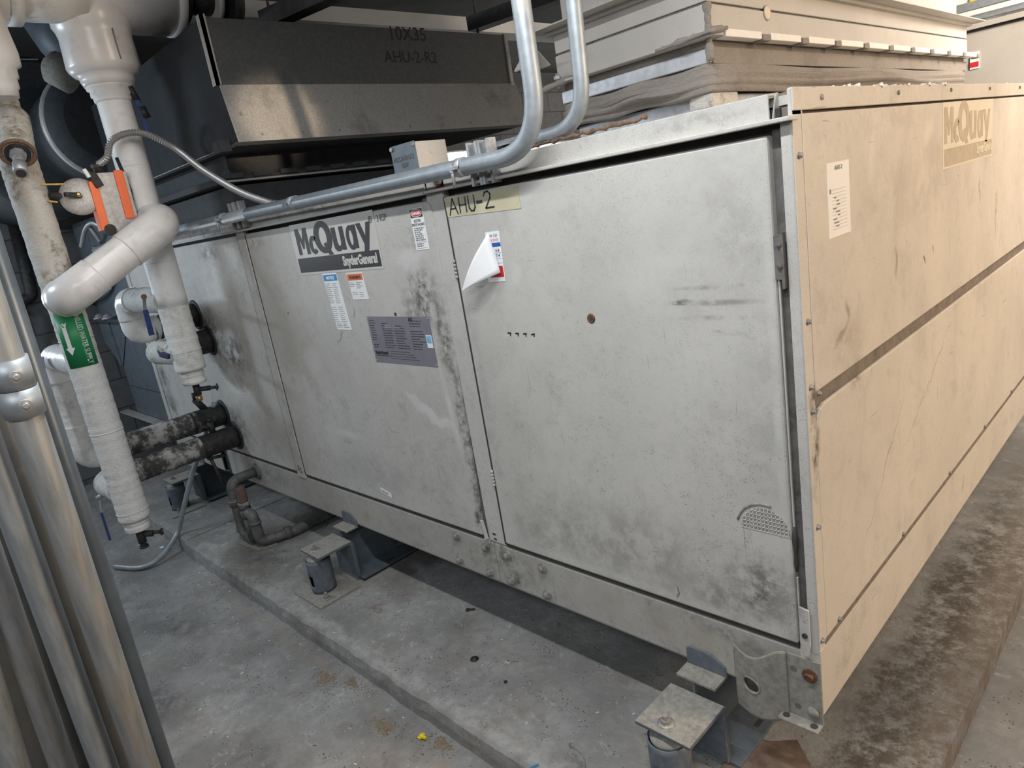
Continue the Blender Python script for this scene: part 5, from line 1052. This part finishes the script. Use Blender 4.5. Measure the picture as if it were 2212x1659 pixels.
for i in range(300):
    x = rr.uniform(-3.4, -.4); y = rr.uniform(-1.2, .0)*rr.random()**.3
    onp = y > -.38; z = ZP if onp else ZF
    if -.43 < y <= -.38: z = ZF; y -= .05
    s2 = rr.uniform(.001, .0028)*(1 if onp else 1.3); a_ = rr.uniform(0, PI); dx, dy = math.cos(a_)*s2*rr.uniform(1, 4), math.sin(a_)*s2*rr.uniform(1, 4)
    (mb if rr.random() < .75 else mb2).beam((x, y, z+s2*.3), (x+dx, y+dy, z+s2*.3), s2, s2*.7)
o = mb.build('grit', M['rope']); tag(o, 'dark grit scattered over the pad and floor', 'grit', None, 'stuff'); o = mb2.build('grit', M['cardp']); tag(o, 'pale chips scattered over the pad and floor', 'grit', None, 'stuff')

# ---------------------------------------------------------------- bundle of conduits, left foreground
def PD(px, py, D): return CAM+ray(px, py)*D
def floor_line(pa, pb):
    d = (pb-pa).normalized()
    return pa-d*((pa.z-2.3)/d.z), pa-d*((pa.z-(ZF+.0))/d.z)
BN = [  # (px at y=1109, px at y=1659, depth, radius, material, label)
    (172, 355, .86, .0130, 'bluegrey2', 'rightmost of the upright tubes, dark blue-grey, behind the tan-streaked one'),
    (128, 315, .79, .0165, 'emt2', 'upright conduit with two screwed couplings, second from the right'),
    (27, 227, .78, .0150, 'emt3', 'upright shiny conduit, third from the right in the bundle'),
    (-56, 138, .80, .0150, 'emt2', 'upright conduit, fourth from the right in the bundle'),
    (-140, 32, .76, .0165, 'emt3', 'leftmost upright conduit, cut by the lower left corner of the photo'),
    (78, 272, .93, .0150, 'strutd', 'dark tube deep between the second and third conduits from the right'),
    (-10, 182, .94, .0150, 'strutd', 'dark tube deep between the third and fourth conduits from the right'),
    (-95, 88, .93, .0150, 'strutd', 'dark tube deep between the fourth conduit and the leftmost one')]
def streaky(name, col, streak, amt, r=.42):
    t = NT(name); mv = t.map(scale=(1, 1, .012)); c = t.mix(t.ramp(t.noise(110, 4, vec=mv), .3, .7), tuple(q*.78 for q in col), tuple(q*1.12 for q in col))
    c = t.mix(t.ramp(t.noise(75, 3, vec=mv), .54, .62, 0, amt), c, streak); c = t.mix(t.ramp(t.noise(25, 5), .55, .75, 0, .3), c, (.2, .2, .19)); return t.out(c, r, .35)
M['emt2'] = streaky('conduit_streaked', (.27, .28, .28), (.36, .30, .23), .4, .5); M['emt3'] = streaky('conduit_galvanised', (.29, .315, .33), (.36, .335, .30), .45, .5)
M['bluegrey2'] = simple('tube_bluegrey', (.11, .135, .16), .38, .5, var=.15, scale=20)
M['strutd'] = simple('tube_dark', (.10, .10, .095), .5, .3, var=.2, scale=12, dirt=(.05,.05,.05), dscale=8)
for k, (xa, xb, Dd, r_, m_, lb) in enumerate(BN):
    pa = PD(xa, 1109, Dd); pb = PD(xb, 1659, Dd+.135); a, b_ = floor_line(pa, pb)
    t = empty('upright_conduit', b_, lb, 'conduit', 'bundle of conduits in the left foreground'); ap('tube', MB().tube([a, b_], r_, 30), M[m_], None, t)
    if k == 1:
        d_ = (b_-a).normalized(); 
        def along(py):
            best = min((abs((RY.dot(a+d_*s_-CAM)/RZ.dot(a+d_*s_-CAM))*F_PX+CY-py), s_) for s_ in [i*.004 for i in range(700)]); return a+d_*best[1]
        c0, c1, c2_ = along(775), along(838), along(893)
        ap('coupling', MB().cyl(c0, c1, .0192, n=34), M['emt'], None, t); ap('coupling', MB().cyl(c1+d_*.001, c2_, .0198, n=34), M['emt'], None, t)
        for c in ((c0+c1)/2, (c1+c2_)/2):
            f_ = (CAM-c); f_ -= d_*f_.dot(d_); f_.normalize(); f_ = (f_+RX*.15).normalized(); ap('set_screw', MB().cyl(c+f_*.018, c+f_*.0245, .0062, n=16).hexbolt(c+f_*.0245, f_, .0045, .002), M['zinc'], None, t)
